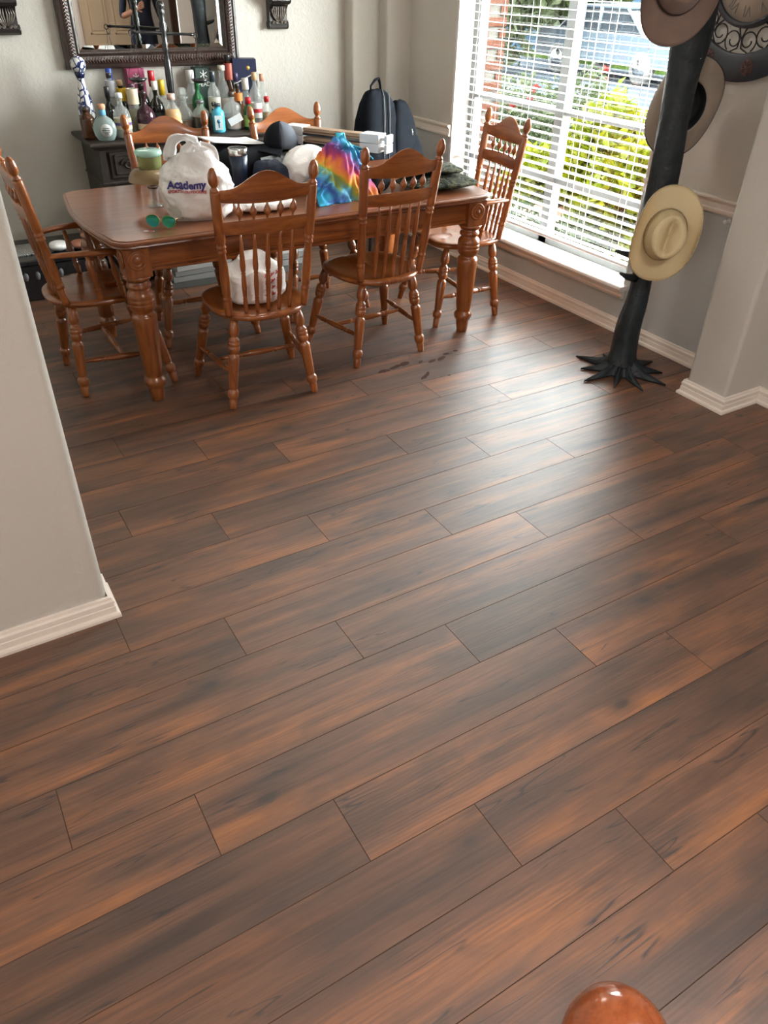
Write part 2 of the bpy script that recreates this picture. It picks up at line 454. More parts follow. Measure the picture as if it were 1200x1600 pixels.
mb = MB(); sweep(mb, BASE, [(-1.6, 1.965), (0.19, 1.965), (0.19, 2.09), (-0.6, 2.09)], -1)
struct('baseboard_left', mb, [trimw], 'cream baseboard around the left partition wall end', 'baseboard')
mb = MB(); sweep(mb, BASE, [(3.18, 5.27), (3.37, 5.27)], -1); sweep(mb, BASE, [(-0.6, 5.49), (2.965, 5.49), (2.965, 5.38), (3.18, 5.38), (3.18, 5.27)], -1)
struct('baseboard_back', mb, [trimw], 'cream baseboard of the back wall', 'baseboard')
mb = MB(); sweep(mb, RAIL, [(3.37, 2.165), (3.37, WY0)], 1); struct('trim_1', mb, [trimw], 'cream chair rail between the window and the pier', 'trim')
mb = MB(); sweep(mb, RAIL, [(3.37, WY1), (3.37, 5.27)], 1); struct('trim_2', mb, [trimw], 'cream chair rail in the corner left of the window', 'trim')

# ---- window
win = thing('window_1', 'large double window behind white blinds', 'window', (0, 0, 0)); win['kind'] = 'structure'
mb = MB()
mb.box(3.375, 3.60, WY1-0.012, WY1-0.0005, WZ0, WZ1); mb.box(3.375, 3.60, WY0+0.0005, WY0+0.012, WZ0, WZ1); mb.box(3.375, 3.60, WY0, WY1, WZ1-0.012, WZ1-0.0005)
obj('jamb', mb, [white], win)
alum = plain('window_frame_vinyl', (0.16, 0.165, 0.165), 0.4)
for nm, b_ in (('window_frame', (WY1-0.075, WY1-0.012, 0.27, 2.34)), ('window_frame', (WY0+0.012, WY0+0.075, 0.27, 2.34)), ('mullion', (3.765, 3.835, 0.27, 2.34)),
               ('window_frame', (WY0+0.075, WY1-0.075, 0.27, 0.32)), ('window_frame', (WY0+0.075, WY1-0.075, 2.29, 2.34))):
    obj(nm, MB().box(3.50, 3.565, b_[0], b_[1], b_[2], b_[3], c=0.004), [alum], win)
for z in (0.657, 1.036):
    for a, b_ in ((WY0+0.075, 3.765), (3.835, WY1-0.075)):
        obj('sash_rail', MB().box(3.505, 3.555, a, b_, z-0.017, z+0.017, c=0.003), [alum], win)
pane_m, nt, b = newmat('window_glass')
tr = nd(nt, 'ShaderNodeBsdfTransparent'); gl = nd(nt, 'ShaderNodeBsdfGlossy'); gl.inputs['Roughness'].default_value = 0.02
mx = nd(nt, 'ShaderNodeMixShader'); mx.inputs[0].default_value = 0.05
nt.links.new(tr.outputs[0], mx.inputs[1]); nt.links.new(gl.outputs[0], mx.inputs[2]); nt.links.new(mx.outputs[0], nt.nodes['Material Output'].inputs[0])
for a, b_ in ((WY0+0.075, 3.765), (3.835, WY1-0.075)):
    for z0, z1 in ((0.32, 0.64), (0.674, 1.019), (1.053, 2.29)):
        obj('pane', MB().box(3.528, 3.532, a, b_, z0, z1), [pane_m], win)
mb = MB()
prof = [(3.50, 0.250), (3.335, 0.250), (3.312, 0.252), (3.306, 0.262), (3.310, 0.272), (3.322, 0.276), (3.50, 0.276)]
mb.prism(prof, WY0-0.03, WY1+0.03, lambda a, b, t: (a, t, b))
obj('window_sill', mb, [white], win)
mb = MB()
prof = [(3.369, 0.198), (3.350, 0.198), (3.345, 0.206), (3.340, 0.214), (3.345, 0.225), (3.330, 0.236), (3.326, 0.250), (3.369, 0.250)]
mb.prism(prof, WY0-0.015, WY1+0.015, lambda a, b, t: (a, t, b))
obj('apron_moulding', mb, [trimw], win)

# ---- venetian blind
bl = thing('window_blind', 'wide white horizontal slat blind hanging in the window', 'blind', (3.44, 3.825, 0.34))
def slat_mesh():
    mb = MB(); n = 6; vs = []; fs = []
    hw = 0.0235; L = (WY1-WY0)/2 - 0.02; tilt = math.radians(-1)
    for sx in (-1, 1):
        for top in (0, 1):
            for i in range(n+1):
                u = -1 + 2*i/n; x = u*hw; z = 0.0022*(1-u*u) + (0.0018 if top else 0)
                vs.append((x*math.cos(tilt) - z*math.sin(tilt), sx*L, x*math.sin(tilt) + z*math.cos(tilt)))
    K = n+1
    for i in range(n):
        fs.append((i, i+1, 2*K+i+1, 2*K+i)); fs.append((K+i+1, K+i, 3*K+i, 3*K+i+1))
    fs.append((0, K, 3*K, 2*K)); fs.append((n, 2*K+n, 3*K+n, K+n))
    for e in (0, 2*K):
        for i in range(n): fs.append((e+i, e+K+i, e+K+i+1, e+i+1))
    mb.add(vs, fs); return mb.mesh('slat', [blindm])
sm = slat_mesh()
for i in range(43):
    link('slat', sm, bl, (0, 0, 0.045 + 0.0445*i))
obj('bottom_rail', MB().box(-0.026, 0.026, -0.875, 0.875, 0.003, 0.021, c=0.004), [blindm], bl)
obj('head_rail', MB().box(-0.03, 0.03, -0.88, 0.88, 1.945, 2.0, c=0.004), [blindm], bl)
cordm = plain('blind_cord', (0.75, 0.75, 0.73), 0.7)
for y in (4.55, 4.297, 4.04, 3.55, 3.414, 3.12):
    mb = MB()
    for x in (-0.0265, 0.0265): mb.box(x-0.0012, x+0.0012, -0.0012, 0.0012, 0.02, 1.95)
    obj('ladder_cord', mb, [cordm], bl, (0, y-3.825, 0))
obj('tilt_wand', MB().lathe([(0.004, 0.0), (0.006, 0.01), (0.005, 0.03), (0.004, 0.6), (0.004, 0.75)], 8), [white], bl, (-0.045, 0.835, 1.19))

# ================================================================ dining chairs
LEG = [(0.0155, 0), (0.0165, 0.02), (0.0195, 0.105), (0.0165, 0.118), (0.024, 0.135), (0.0265, 0.16), (0.0265, 0.19), (0.023, 0.215), (0.017, 0.225), (0.019, 0.235),
       (0.0205, 0.25), (0.0255, 0.50), (0.0265, 0.575), (0.0255, 0.60), (0.018, 0.615), (0.018, 0.625), (0.024, 0.64), (0.0275, 0.665), (0.0275, 0.70), (0.0255, 0.705), (0.0275, 0.71), (0.0275, 0.745), (0.0255, 0.75), (0.027, 0.755), (0.023, 0.785),
       (0.0165, 0.80), (0.0165, 0.81), (0.0235, 0.835), (0.0255, 0.87), (0.022, 0.93), (0.0155, 1.0)]
STR = [(0.006, 0), (0.0075, 0.03), (0.0125, 0.20), (0.0135, 0.24), (0.008, 0.255), (0.0135, 0.27), (0.0135, 0.29), (0.008, 0.305), (0.0125, 0.32), (0.0145, 0.42), (0.0150, 0.5),
       (0.0145, 0.58), (0.0125, 0.68), (0.008, 0.695), (0.0135, 0.71), (0.0135, 0.73), (0.008, 0.745), (0.0135, 0.76), (0.0125, 0.80), (0.0075, 0.97), (0.006, 1.0)]
POST = [(0.0155, 0), (0.0165, 0.03), (0.0195, 0.13), (0.0165, 0.14), (0.0205, 0.150), (0.0205, 0.165), (0.0165, 0.175), (0.0185, 0.19), (0.0215, 0.30), (0.0195, 0.42), (0.0155, 0.53), (0.0205, 0.545), (0.0205, 0.555), (0.0155, 0.567), (0.0205, 0.58), (0.0205, 0.59), (0.016, 0.60), (0.0195, 0.615),
        (0.0210, 0.64), (0.0215, 0.85), (0.0205, 0.985), (0.019, 1.0)]
FIN = [(0.019, 0.0), (0.0195, 0.006), (0.012, 0.014), (0.0115, 0.018), (0.0185, 0.028), (0.0215, 0.040), (0.0215, 0.052), (0.0185, 0.070), (0.012, 0.084), (0.005, 0.090), (0.0, 0.091)]
SPN = [(0.0075, 0), (0.009, 0.06), (0.0105, 0.17), (0.0075, 0.185), (0.0105, 0.20), (0.0075, 0.215), (0.0095, 0.24), (0.0115, 0.38), (0.0095, 0.50), (0.0075, 0.512), (0.011, 0.525), (0.0075, 0.54), (0.0105, 0.56), (0.0125, 0.62), (0.0105, 0.74), (0.006, 0.92), (0.0045, 1.0)]
BEAD = [(0.0045, 0), (0.005, 0.2), (0.008, 0.28), (0.0145, 0.42), (0.0155, 0.52), (0.013, 0.66), (0.007, 0.80), (0.005, 0.86), (0.0045, 1.0)]
def seat_mesh():
    N = 48; out = []
    for i in range(N):
        a = 2*PI*i/N; c, s_ = math.cos(a), math.sin(a)
        n = 3.2
        q = (abs(c)**n + abs(s_)**n)**(-1/n)
        x, y = q*c, q*s_
        wy = 0.232 if y > 0 else 0.225
        wx = 0.232*(1 - 0.045*(1-y)*0.5 - (0.16*max(0, -y)**2))
        yy = y*wy
        if y < 0: yy -= 0.012*(1-min(1, abs(x))**2)*abs(y)
        out.append((x*wx, yy))
    mb = MB(); vs = []; fs = []
    rings = [(0.90, 0.420), (0.97, 0.426), (1.0, 0.437), (0.99, 0.447), (0.96, 0.4525), (0.86, 0.4525), (0.72, 0.447), (0.45, 0.441), (0.2, 0.4395)]
    for sc, z in rings:
        for x, y in out:
            zz = z
            if 0.15 < sc < 0.87 and y > 0.0 and z < 0.4525 and z > 0.43: zz += 0.012*max(0, 1-abs(x)/0.07)*min(1, y/0.14)
            vs.append((x*sc, y*sc, zz))
    K = len(rings)
    for i in range(K-1):
        for k in range(N): fs.append((i*N+k, i*N+(k+1) % N, (i+1)*N+(k+1) % N, (i+1)*N+k))
    fs.append(tuple(range(N-1, -1, -1))); fs.append(tuple((K-1)*N+k for k in range(N)))
    mb.add(vs, fs, 0, True)
    return mb
def rail_mesh(z_top, z_bot, hw0, hw1, ybase, lean, bow, th=0.016, n=24):
    """a rail bowed backwards between the posts; z_top(u), z_bot(u) with u -1..1"""
    mb = MB(); vs = []; fs = []; NV = 5
    for i in range(n+1):
        u = -1 + 2*i/n
        zt, zb = z_top(u), z_bot(u)
        for j in range(NV):
            z = zb + (zt-zb)*j/(NV-1)
            yb = ybase + lean*(z - 0.45) - bow*(1-u*u)
            hw = hw0 + (hw1-hw0)*(z-0.75)/0.3
            e = 0.45 if j in (0, NV-1) else 1.0
            vs.append((u*hw, yb - th/2*e, z)); vs.append((u*hw, yb + th/2*e, z))
    K = 2*NV
    for i in range(n):
        for j in range(NV-1):
            a = i*K+2*j; b_ = a+K
            fs.append((a, b_, b_+2, a+2)); fs.append((a+1, a+3, b_+3, b_+1))
        a = i*K; b_ = a+K; fs.append((a, a+1, b_+1, b_)); a += 2*(NV-1); b_ += 2*(NV-1); fs.append((a, b_, b_+1, a+1))
    for a in (0, n*K):
        for j in range(NV-1): fs.append((a+2*j, a+2*j+1, a+2*j+3, a+2*j+2))
    mb.add(vs, fs, 0, True)
    return mb
def crest_top(u):
    a = abs(u)
    if a > 0.84: return 0.988
    return 0.988 + 0.066*0.5*(1+math.cos(PI*min(1, a/0.84)))
PB, LEAN = -0.168, -0.155
def ylean(z): return PB + LEAN*(z-0.45)
def post_x(z): return 0.178 + 0.030*(z-0.45)/0.55
def build_chair(arms, label, group):
    t = thing('dining_armchair' if arms else 'dining_chair', label, 'chair', group=group)
    obj('seat', seat_mesh(), [oak_y], t, sharp=60)
    for sx in (-1, 1):
        for f, (tx, ty, bx, by) in (('f', (0.180, 0.165, 0.258, 0.247)), ('r', (0.150, -0.145, 0.209, -0.182))):
            obj('leg', MB().turn((sx*bx, by, 0), (sx*tx, ty, 0.424), LEG, 14), [oak_z], t)
        obj('stretcher', MB().turn((sx*0.235, 0.215, 0.165), (sx*0.185, -0.165, 0.165), STR, 10), [oak_y], t)
    obj('stretcher', MB().turn((-0.211, 0.03, 0.165), (0.211, 0.03, 0.165), STR, 10), [oak_x], t)
    for sx in (-1, 1):
        p0 = (sx*post_x(0.45), ylean(0.45), 0.446); p1 = (sx*post_x(0.985), ylean(0.985), 0.985)
        o = obj('back_post', MB().turn(p0, p1, POST, 14), [oak_z], t)
        d = (Vector(p1)-Vector(p0)).normalized()
        obj('finial', MB().turn(p1, Vector(p1)+d*0.091, [(r_, z/0.091) for r_, z in FIN], 14), [oak_z], o)
    obj('crest_rail', rail_mesh(crest_top, lambda u: 0.930 + 0.012*u*u, 0.190, 0.204, PB-0.002, LEAN, 0.022), [oak_x], t, sharp=50)
    obj('middle_rail', rail_mesh(lambda u: 0.868 - 0.006*u*u, lambda u: 0.806 + 0.006*u*u, 0.188, 0.200, PB-0.002, LEAN, 0.026), [oak_x], t, sharp=50)
    for i in range(5):
        u = (-2+i)/2*0.60
        x = u*0.192; bw = 0.024*(1-u*u)
        obj('short_spindle', MB().turn((x, ylean(0.86)-bw, 0.862), (x*1.02, ylean(0.935)-bw, 0.934), BEAD, 12), [oak_z], t)
        obj('long_spindle', MB().turn((x*0.88, ylean(0.45)-0.018*(1-u*u), 0.446), (x, ylean(0.806)-bw, 0.810), SPN, 10), [oak_z], t)
    if arms:
        for sx in (-1, 1):
            mb = MB(); pts = []
            for i in range(11):
                u = i/10
                pts.append((sx*(0.190 + 0.055*math.sin(PI*0.5*min(1, u*1.3))), ylean(0.66) - 0.005 + u*0.315, 0.665 + 0.006*math.sin(PI*u)))
            mb.tube(pts, [0.014, 0.019, 0.021, 0.021, 0.022, 0.023, 0.025, 0.027, 0.028, 0.026, 0.012], 12, flat=0.55, up=(0, 0, 1))
            obj('arm', mb, [oak_y], t)
            for u, xs, yb in ((0.52, 0.205, -0.02), (0.86, 0.212, 0.085)):
                i = int(u*10)
                obj('arm_spindle', MB().turn((sx*xs, yb, 0.446), (pts[i][0], pts[i][1], 0.655), [(0.010, 0), (0.012, 0.1), (0.016, 0.25), (0.010, 0.29), (0.016, 0.33), (0.010, 0.38), (0.012, 0.45), (0.018, 0.62), (0.012, 0.78), (0.009, 1.0)], 12), [oak_z], t)
    return t
GRP = 'matching carved oak dining chairs'
side = build_chair(False, '', GRP); armc = build_chair(True, '', GRP)
def place(src, first, loc, deg, label):
    c = src if first else dup(src)
    c.location = (*loc, 0); c.rotation_euler = (0, 0, math.radians(deg)); c['label'] = label
    return c
place(side, True, (1.270, 3.262), -3.5, 'oak dining chair in front of the table holding a white plastic bag on its seat')
place(side, False, (1.985, 3.405), 3.0, 'empty oak dining chair in front of the table, nearest the wide table leg and window')
place(side, False, (1.280, 4.152), 176, 'oak dining chair behind the table on the bottle sideboard side, left one')
place(side, False, (2.010, 4.190), 181, 'oak dining chair behind the table with the black cap in front of it')
place(armc, True, (0.660, 3.765), -90, 'oak armchair at the left head of the table by the partition wall')
place(armc, False, (2.745, 3.700), 82, 'oak armchair at the right head of the table against the window')

# ================================================================ dining table
tb = thing('dining_table', 'long honey oak dining table with turned legs and carved rosettes', 'table', (1.675, 3.80, 0))
TH = 0.762
def top_outline(sc=0.0):
    pts = []
    hx, hy = 1.005 + sc, 0.515 + sc
    def side_pts():
        P = []
        # right end bowed, corners softly scalloped
        n = 10
        P += [(hx*0.92*(-1 + 2*i/6), -hy) for i in range(7)]
        P += [(hx-0.055, -hy+0.004), (hx-0.030, -hy+0.022), (hx-0.012, -hy+0.050)]
        P += [(hx-0.012 + 0.045*math.sin(PI*(i+1)/(n+1)), -hy+0.05 + (2*hy-0.10)*(i+1)/(n+1)) for i in range(n)]
        return P
    P = side_pts()
    Q = P + [(hx-0.012, hy-0.050), (hx-0.030, hy-0.022), (hx-0.055, hy-0.004)]
    Q += [(hx*0.92*(1 - 2*i/6), hy) for i in range(7)]
    Q += [(-x, y) for x, y in [(hx-0.055, hy-0.004), (hx-0.030, hy-0.022), (hx-0.012, hy-0.050)]]
    n = 10
    Q += [(-(hx-0.012 + 0.045*math.sin(PI*(i+1)/(n+1))), hy-0.05 - (2*hy-0.10)*(i+1)/(n+1)) for i in range(n)]
    Q += [(-x, y) for x, y in [(hx-0.012, -hy+0.050), (hx-0.030, -hy+0.022), (hx-0.055, -hy+0.004)]]
    return Q
mb = MB(); vs = []; fs = []
edge = [(-0.030, TH-0.036), (-0.010, TH-0.034), (-0.004, TH-0.028), (-0.006, TH-0.022), (0.0, TH-0.018), (0.001, TH-0.010), (-0.004, TH-0.005), (-0.012, TH-0.004), (-0.016, TH), ]
K = len(edge); N = len(top_outline())
for o_, z in edge:
    for x, y in top_outline(o_): vs.append((x, y, z))
for i in range(K-1):
    for k in range(N): fs.append((i*N+k, i*N+(k+1) % N, (i+1)*N+(k+1) % N, (i+1)*N+k))
fs.append(tuple(range(N-1, -1, -1))); fs.append(tuple((K-1)*N+k for k in range(N)))
mb.add(vs, fs, 0, False)
obj('table_top', mb, [top_w], tb, sharp=30)
LX, LY = 0.900, 0.432
for s_ in (-1, 1):
    mb = MB(); y = s_*0.445
    mb.box(-0.85, 0.85, y-0.011, y+0.011, 0.618, TH-0.035); yo = y + s_*0.011
    mb.box(-0.85, 0.85, min(yo, yo+s_*0.006), max(yo, yo+s_*0.006), 0.634, 0.646, c=0.002); mb.box(-0.85, 0.85, min(yo, yo+s_*0.009), max(yo, yo+s_*0.009), 0.616, 0.628, c=0.002)
    obj('apron', mb, [oak_x], tb)
    mb = MB(); x = s_*0.915
    mb.box(x-0.011, x+0.011, -0.38, 0.38, 0.618, TH-0.035); xo = x + s_*0.011
    mb.box(min(xo, xo+s_*0.009), max(xo, xo+s_*0.009), -0.38, 0.38, 0.616, 0.628, c=0.002)
    obj('apron', mb, [oak_y], tb)
TLEG = [(0.030, 0), (0.031, 0.004), (0.037, 0.058), (0.036, 0.064), (0.048, 0.080), (0.052, 0.094), (0.050, 0.108), (0.040, 0.118), (0.038, 0.126), (0.041, 0.134), (0.046, 0.20), (0.0555, 0.385), (0.0565, 0.412), (0.052, 0.424), (0.043, 0.432), (0.046, 0.440),
        (0.056, 0.452), (0.0605, 0.470), (0.0605, 0.477), (0.0585, 0.480), (0.061, 0.483), (0.0605, 0.497), (0.0585, 0.500), (0.0605, 0.503), (0.058, 0.520), (0.048, 0.534), (0.042, 0.540), (0.052, 0.548), (0.054, 0.556), (0.050, 0.566), (0.041, 0.572), (0.044, 0.580), (0.050, 0.590)]
for sx in (-1, 1):
    for sy in (-1, 1):
        mb = MB().lathe(TLEG, 24)
        # square block, its lower corners cut back
        h = 0.056
        prof = [(-h, TH-0.035), (-h, 0.612), (-h*0.55, 0.580), (h*0.55, 0.580), (h, 0.612), (h, TH-0.035)]
        mb.box(-h, h, -h, h, 0.600, TH-0.0352, c=0.003)
        mb.lathe([(0.050, 0.578), (0.066, 0.600)], 24)
        lg = obj('leg', mb, [oak_z], tb, (sx*LX, sy*LY, 0))
        for ax in ('y', 'x'):
            s_ = sy if ax == 'y' else sx
            R = Matrix.Rotation(-s_*PI/2, 4, 'X') if False else None
            m4 = Matrix.Translation((0, s_*h, 0.675)) @ Matrix.Rotation(-s_*PI/2, 4, 'X') if ax == 'y' else Matrix.Translation((s_*h, 0, 0.675)) @ Matrix.Rotation(s_*PI/2, 4, 'Y')
            ro = MB().lathe([(0.043, 0), (0.043, 0.003), (0.039, 0.006), (0.034, 0.003), (0.029, 0.003), (0.025, 0.007), (0.020, 0.003), (0.015, 0.003), (0.012, 0.0055), (0.0, 0.006)], 24, m4)
            obj('rosette', ro, [oak_z], lg)

# ================================================================ sideboard
sb = thing('sideboard', 'dark espresso carved sideboard crowded with liquor bottles', 'sideboard', (1.63, 5.22, 0))
mb = MB(); pf = [(0.0, 0.812), (0.010, 0.815), (0.016, 0.824), (0.030, 0.830), (0.034, 0.838), (0.034, 0.846), (0.028, 0.852)]
vs = []; fs = []
for o_, z in pf:
    vs += [(-0.590-o_, -0.215-o_, z), (0.590+o_, -0.215-o_, z), (0.590+o_, 0.245, z), (-0.590-o_, 0.245, z)]
for k in range(len(pf)-1):
    for j in range(4): fs.append((4*k+j, 4*k+(j+1) % 4, 4*k+4+(j+1) % 4, 4*k+4+j))
fs += [(0, 3, 2, 1), tuple(4*(len(pf)-1)+j for j in range(4))]
mb.add(vs, fs); obj('worktop', mb, [esp], sb)
mb = MB(); mb.box(-0.575, 0.575, -0.195, 0.24, 0.10, 0.812)
for x in (-0.575, 0.535): mb.box(x, x+0.04, -0.208, -0.19, 0.10, 0.812, c=0.004)
mb.box(-0.582, 0.582, -0.212, 0.24, 0.615, 0.632, c=0.005)
mb.box(-0.590, 0.590, -0.222, 0.24, 0.08, 0.13, c=0.008)
obj('carcass', mb, [esp_z], sb)
for x in (-0.55, 0.55):
    for y in (-0.18, 0.20):
        obj('foot', MB().lathe([(0.025, 0), (0.038, 0.012), (0.040, 0.035), (0.028, 0.055), (0.034, 0.08)], 16), [esp_z], sb, (x, y, 0))
for i in range(3):
    xc = -0.352 + 0.352*i
    dr = obj('drawer', MB().box(xc-0.165, xc+0.165, -0.209, -0.193, 0.650, 0.795, c=0.004), [esp], sb)
    mb = MB()
    for a, b_, c_, d_ in ((-0.14, 0.14, 0.770, 0.780), (-0.14, 0.14, 0.668, 0.678)): mb.box(xc+a, xc+b_, -0.216, -0.207, c_, d_, c=0.003)
    for x in (-0.14, 0.13): mb.box(xc+x, xc+x+0.01, -0.216, -0.207, 0.668, 0.780, c=0.003)
    obj('panel_frame', mb, [esp], dr)
    mb = MB()
    for s_ in (-1, 1):
        pts = []
        for k in range(26):
            a = k/25*3.6*PI; rr = 0.004 + 0.033*(1-k/25)
            pts.append((xc + s_*(0.055 + rr*math.cos(a)*1.4), -0.212, 0.724 + rr*math.sin(a)))
        mb.tube(pts, 0.005, 6)
    mb.lathe([(0.020, 0), (0.018, 0.008), (0.010, 0.012), (0, 0.013)], 14, Matrix.Translation((xc, -0.209, 0.724)) @ Matrix.Rotation(PI/2, 4, 'X'))
    obj('carved_scroll', mb, [esp], dr)
    do = obj('door', MB().box(xc-0.165, xc+0.165, -0.209, -0.193, 0.145, 0.605, c=0.004), [esp_z], sb)
    mb = MB(); mb.box(xc-0.12, xc+0.12, -0.214, -0.207, 0.19, 0.56, c=0.005); obj('raised_panel', mb, [esp_z], do)
    obj('knob', MB().lathe([(0.006, 0), (0.006, 0.012), (0.014, 0.018), (0.012, 0.028), (0, 0.031)], 12, Matrix.Translation((xc+0.145, -0.209, 0.38)) @ Matrix.Rotation(PI/2, 4, 'X')), [iron], do)

# ================================================================ outdoors
lawn = plain('lawn', (0.008, 0.014, 0.003), 0.9, var=0.5, vscale=6, bmp=0.6, bscale=80, spec=0.0)
asph = plain('pale_asphalt', (0.012, 0.0150, 0.0185), 0.85, var=0.12, vscale=8, spec=0.0)
conc = plain('concrete', (0.020, 0.021, 0.020), 0.85, var=0.1, vscale=10, spec=0.0)
mb = MB(); mb.box(3.61, 60, -40, 70, -0.60, -0.35); struct('ground_lawn', mb, [lawn], 'front lawn outside the window', 'lawn')
mb = MB(); mb.box(10.5, 17.5, -40, 70, -0.35, -0.335); struct('ground_street', mb, [asph], 'pale street beyond the front lawn', 'street')
mb = MB(); mb.box(9.2, 10.5, -40, 70, -0.35, -0.325); struct('ground_sidewalk', mb, [conc], 'concrete sidewalk along the street', 'sidewalk')
def leafmat(name, a, b_, rough=0.5):
    m, nt, b = newmat(name)
    oi = nd(nt, 'ShaderNodeNewGeometry')
    c = ramp(nt, oi.outputs['Random Per Island'], [(0.0, a), (1.0, b_)])
    nt.links.new(c, b.inputs['Base Color']); b.inputs['Roughness'].default_value = rough; b.inputs['Specular IOR Level'].default_value = 0.05
    tl = nd(nt, 'ShaderNodeBsdfTranslucent'); nt.links.new(c, tl.inputs[0])
    mx = nd(nt, 'ShaderNodeMixShader'); mx.inputs[0].default_value = 0.35
    nt.links.new(b.outputs[0], mx.inputs[1]); nt.links.new(tl.outputs[0], mx.inputs[2]); nt.links.new(mx.outputs[0], nt.nodes['Material Output'].inputs[0])
    return m
lime = leafmat('lime_leaf', (0.026, 0.036, 0.0006), (0.050, 0.050, 0.0009)); green = leafmat('green_leaf', (0.006, 0.013, 0.002), (0.014, 0.020, 0.005)); pale = leafmat('grey_green_leaf', (0.010, 0.015, 0.006), (0.017, 0.021, 0.009))
petal = leafmat('red_petal', (0.05, 0.004, 0.005), (0.06, 0.01, 0.008)); bark = plain('bark', (0.05, 0.035, 0.025), 0.9, var=0.3)
def shrub(name, label, x, y, rx, rz, n, leaf, mat, group, z0=-0.35, flowers=0, cat='shrub', trunk=0.0):
    t = thing(name, label, cat, (x, y, z0), 0, group)
    mb = MB(); rnd = random.Random(hash((round(x*100), round(y*100))) & 0xffff)
    for i in range(n):
        while True:
            p = Vector((rnd.uniform(-1, 1), rnd.uniform(-1, 1), rnd.uniform(-1, 1)))
            l = p.length
            if 0.35 < l < 1: break
        k = 1 + 0.35*noise.noise(p.normalized()*2.2 + Vector((x, y, 0)))
        c = Vector((p.x*rx*k, p.y*rx*k, trunk + rz + p.z*rz*k))
        if c.z < 0.02: c.z = 0.02 + rnd.random()*0.1
        d = Vector((rnd.gauss(0, 1), rnd.gauss(0, 1), rnd.gauss(0.2, 0.8))).normalized()
        sd_ = d.cross(Vector((rnd.gauss(0, 1), rnd.gauss(0, 1), rnd.gauss(0, 1)))).normalized()
        L = leaf*rnd.uniform(0.6, 1.3); w = L*0.28; nn = d.cross(sd_)*L*0.12
        mb.add([c, c + d*L*0.45 + sd_*w + nn, c + d*L, c + d*L*0.45 - sd_*w + nn], [(0, 1, 2), (0, 2, 3)], 0, False)
    lf = obj('leaves', mb, [mat], t); lf['kind'] = 'stuff'
    mb = MB()
    for i in range(5 if trunk == 0 else 3):
        a = 2*PI*i/5 + x
        top = (rx*0.5*math.cos(a), rx*0.5*math.sin(a), trunk + rz*1.3)
        mb.tube([(0.04*math.cos(a), 0.04*math.sin(a), 0), (0.06*math.cos(a), 0.06*math.sin(a), trunk + 0.1), (top[0]*0.6, top[1]*0.6, top[2]*0.7), top], [0.02+trunk*0.06, 0.018+trunk*0.05, 0.012+trunk*0.02, 0.004], 6)
    obj('stem', mb, [bark], t)
    if flowers:
        mb = MB()
        for i in range(flowers):
            a = rnd.uniform(0, 2*PI); zz = rz*rnd.uniform(1.2, 1.95)
            c = Vector((rx*0.85*math.cos(a), rx*0.85*math.sin(a), zz))
            for q in range(9):
                d = Vector((rnd.gauss(0, 1), rnd.gauss(0, 1), rnd.gauss(0.4, 1))).normalized(); s_ = d.cross(Vector((0.3, 0.5, 0.8))).normalized()
                L = 0.05
                mb.add([c, c + d*L*0.6 + s_*L*0.5, c + d*L, c + d*L*0.6 - s_*L*0.5], [(0, 1, 2), (0, 2, 3)])
        fl = obj('blossoms', mb, [petal], t); fl['kind'] = 'stuff'
    return t
G1 = 'plants outside the window'
shrub('garden_shrub', 'bright lime yellow shrub right outside the right window half', 4.95, 4.36, 0.46, 0.50, 2600, 0.12, lime, G1)
shrub('garden_shrub', 'tall lime green shrub seen through the middle of the right window half', 5.35, 5.10, 0.40, 0.62, 2400, 0.11, lime, G1)
shrub('garden_shrub', 'low yellow green shrub behind the chair beside the window', 5.25, 5.70, 0.42, 0.40, 1900, 0.11, lime, G1)
shrub('garden_shrub', 'dusty green rose bush with red blossoms by the brick column', 5.7, 6.95, 0.50, 0.62, 2400, 0.08, pale, G1, flowers=9)
shrub('garden_shrub', 'pale green rose bush with coral blossoms behind the mullion', 5.9, 6.15, 0.50, 0.66, 2400, 0.08, pale, G1, flowers=9)
shrub('garden_shrub', 'small dark green ground plant close below the window', 4.30, 4.35, 0.34, 0.26, 1300, 0.07, green, G1)
shrub('garden_shrub', 'dark green ground plant below the left window half', 4.30, 5.05, 0.36, 0.27, 1300, 0.07, green, G1)
shrub('garden_shrub', 'small lime plant at the foot of the hat rack window edge', 4.40, 3.60, 0.32, 0.30, 1300, 0.09, lime, G1)
shrub('shade_tree', 'leafy street tree beyond the lawn in the left window half', 13.0, 17.8, 2.3, 1.7, 3600, 0.34, pale, 'trees across the street', z0=-0.34, cat='tree', trunk=0.35)
shrub('shade_tree', 'round green tree across the street in the right window half', 18.0, 19.4, 1.7, 1.9, 2600, 0.4, green, 'trees across the street', cat='tree', trunk=0.6)
shrub('shade_tree', 'wide green tree across the street above the parked car', 19.5, 14.9, 1.6, 1.9, 2600, 0.4, green, 'trees across the street', cat='tree', trunk=0.5)
shrub('shade_tree', 'distant green tree behind the hat rack window edge', 20.0, 10.8, 1.6, 1.9, 2600, 0.4, pale, 'trees across the street', cat='tree', trunk=0.5)
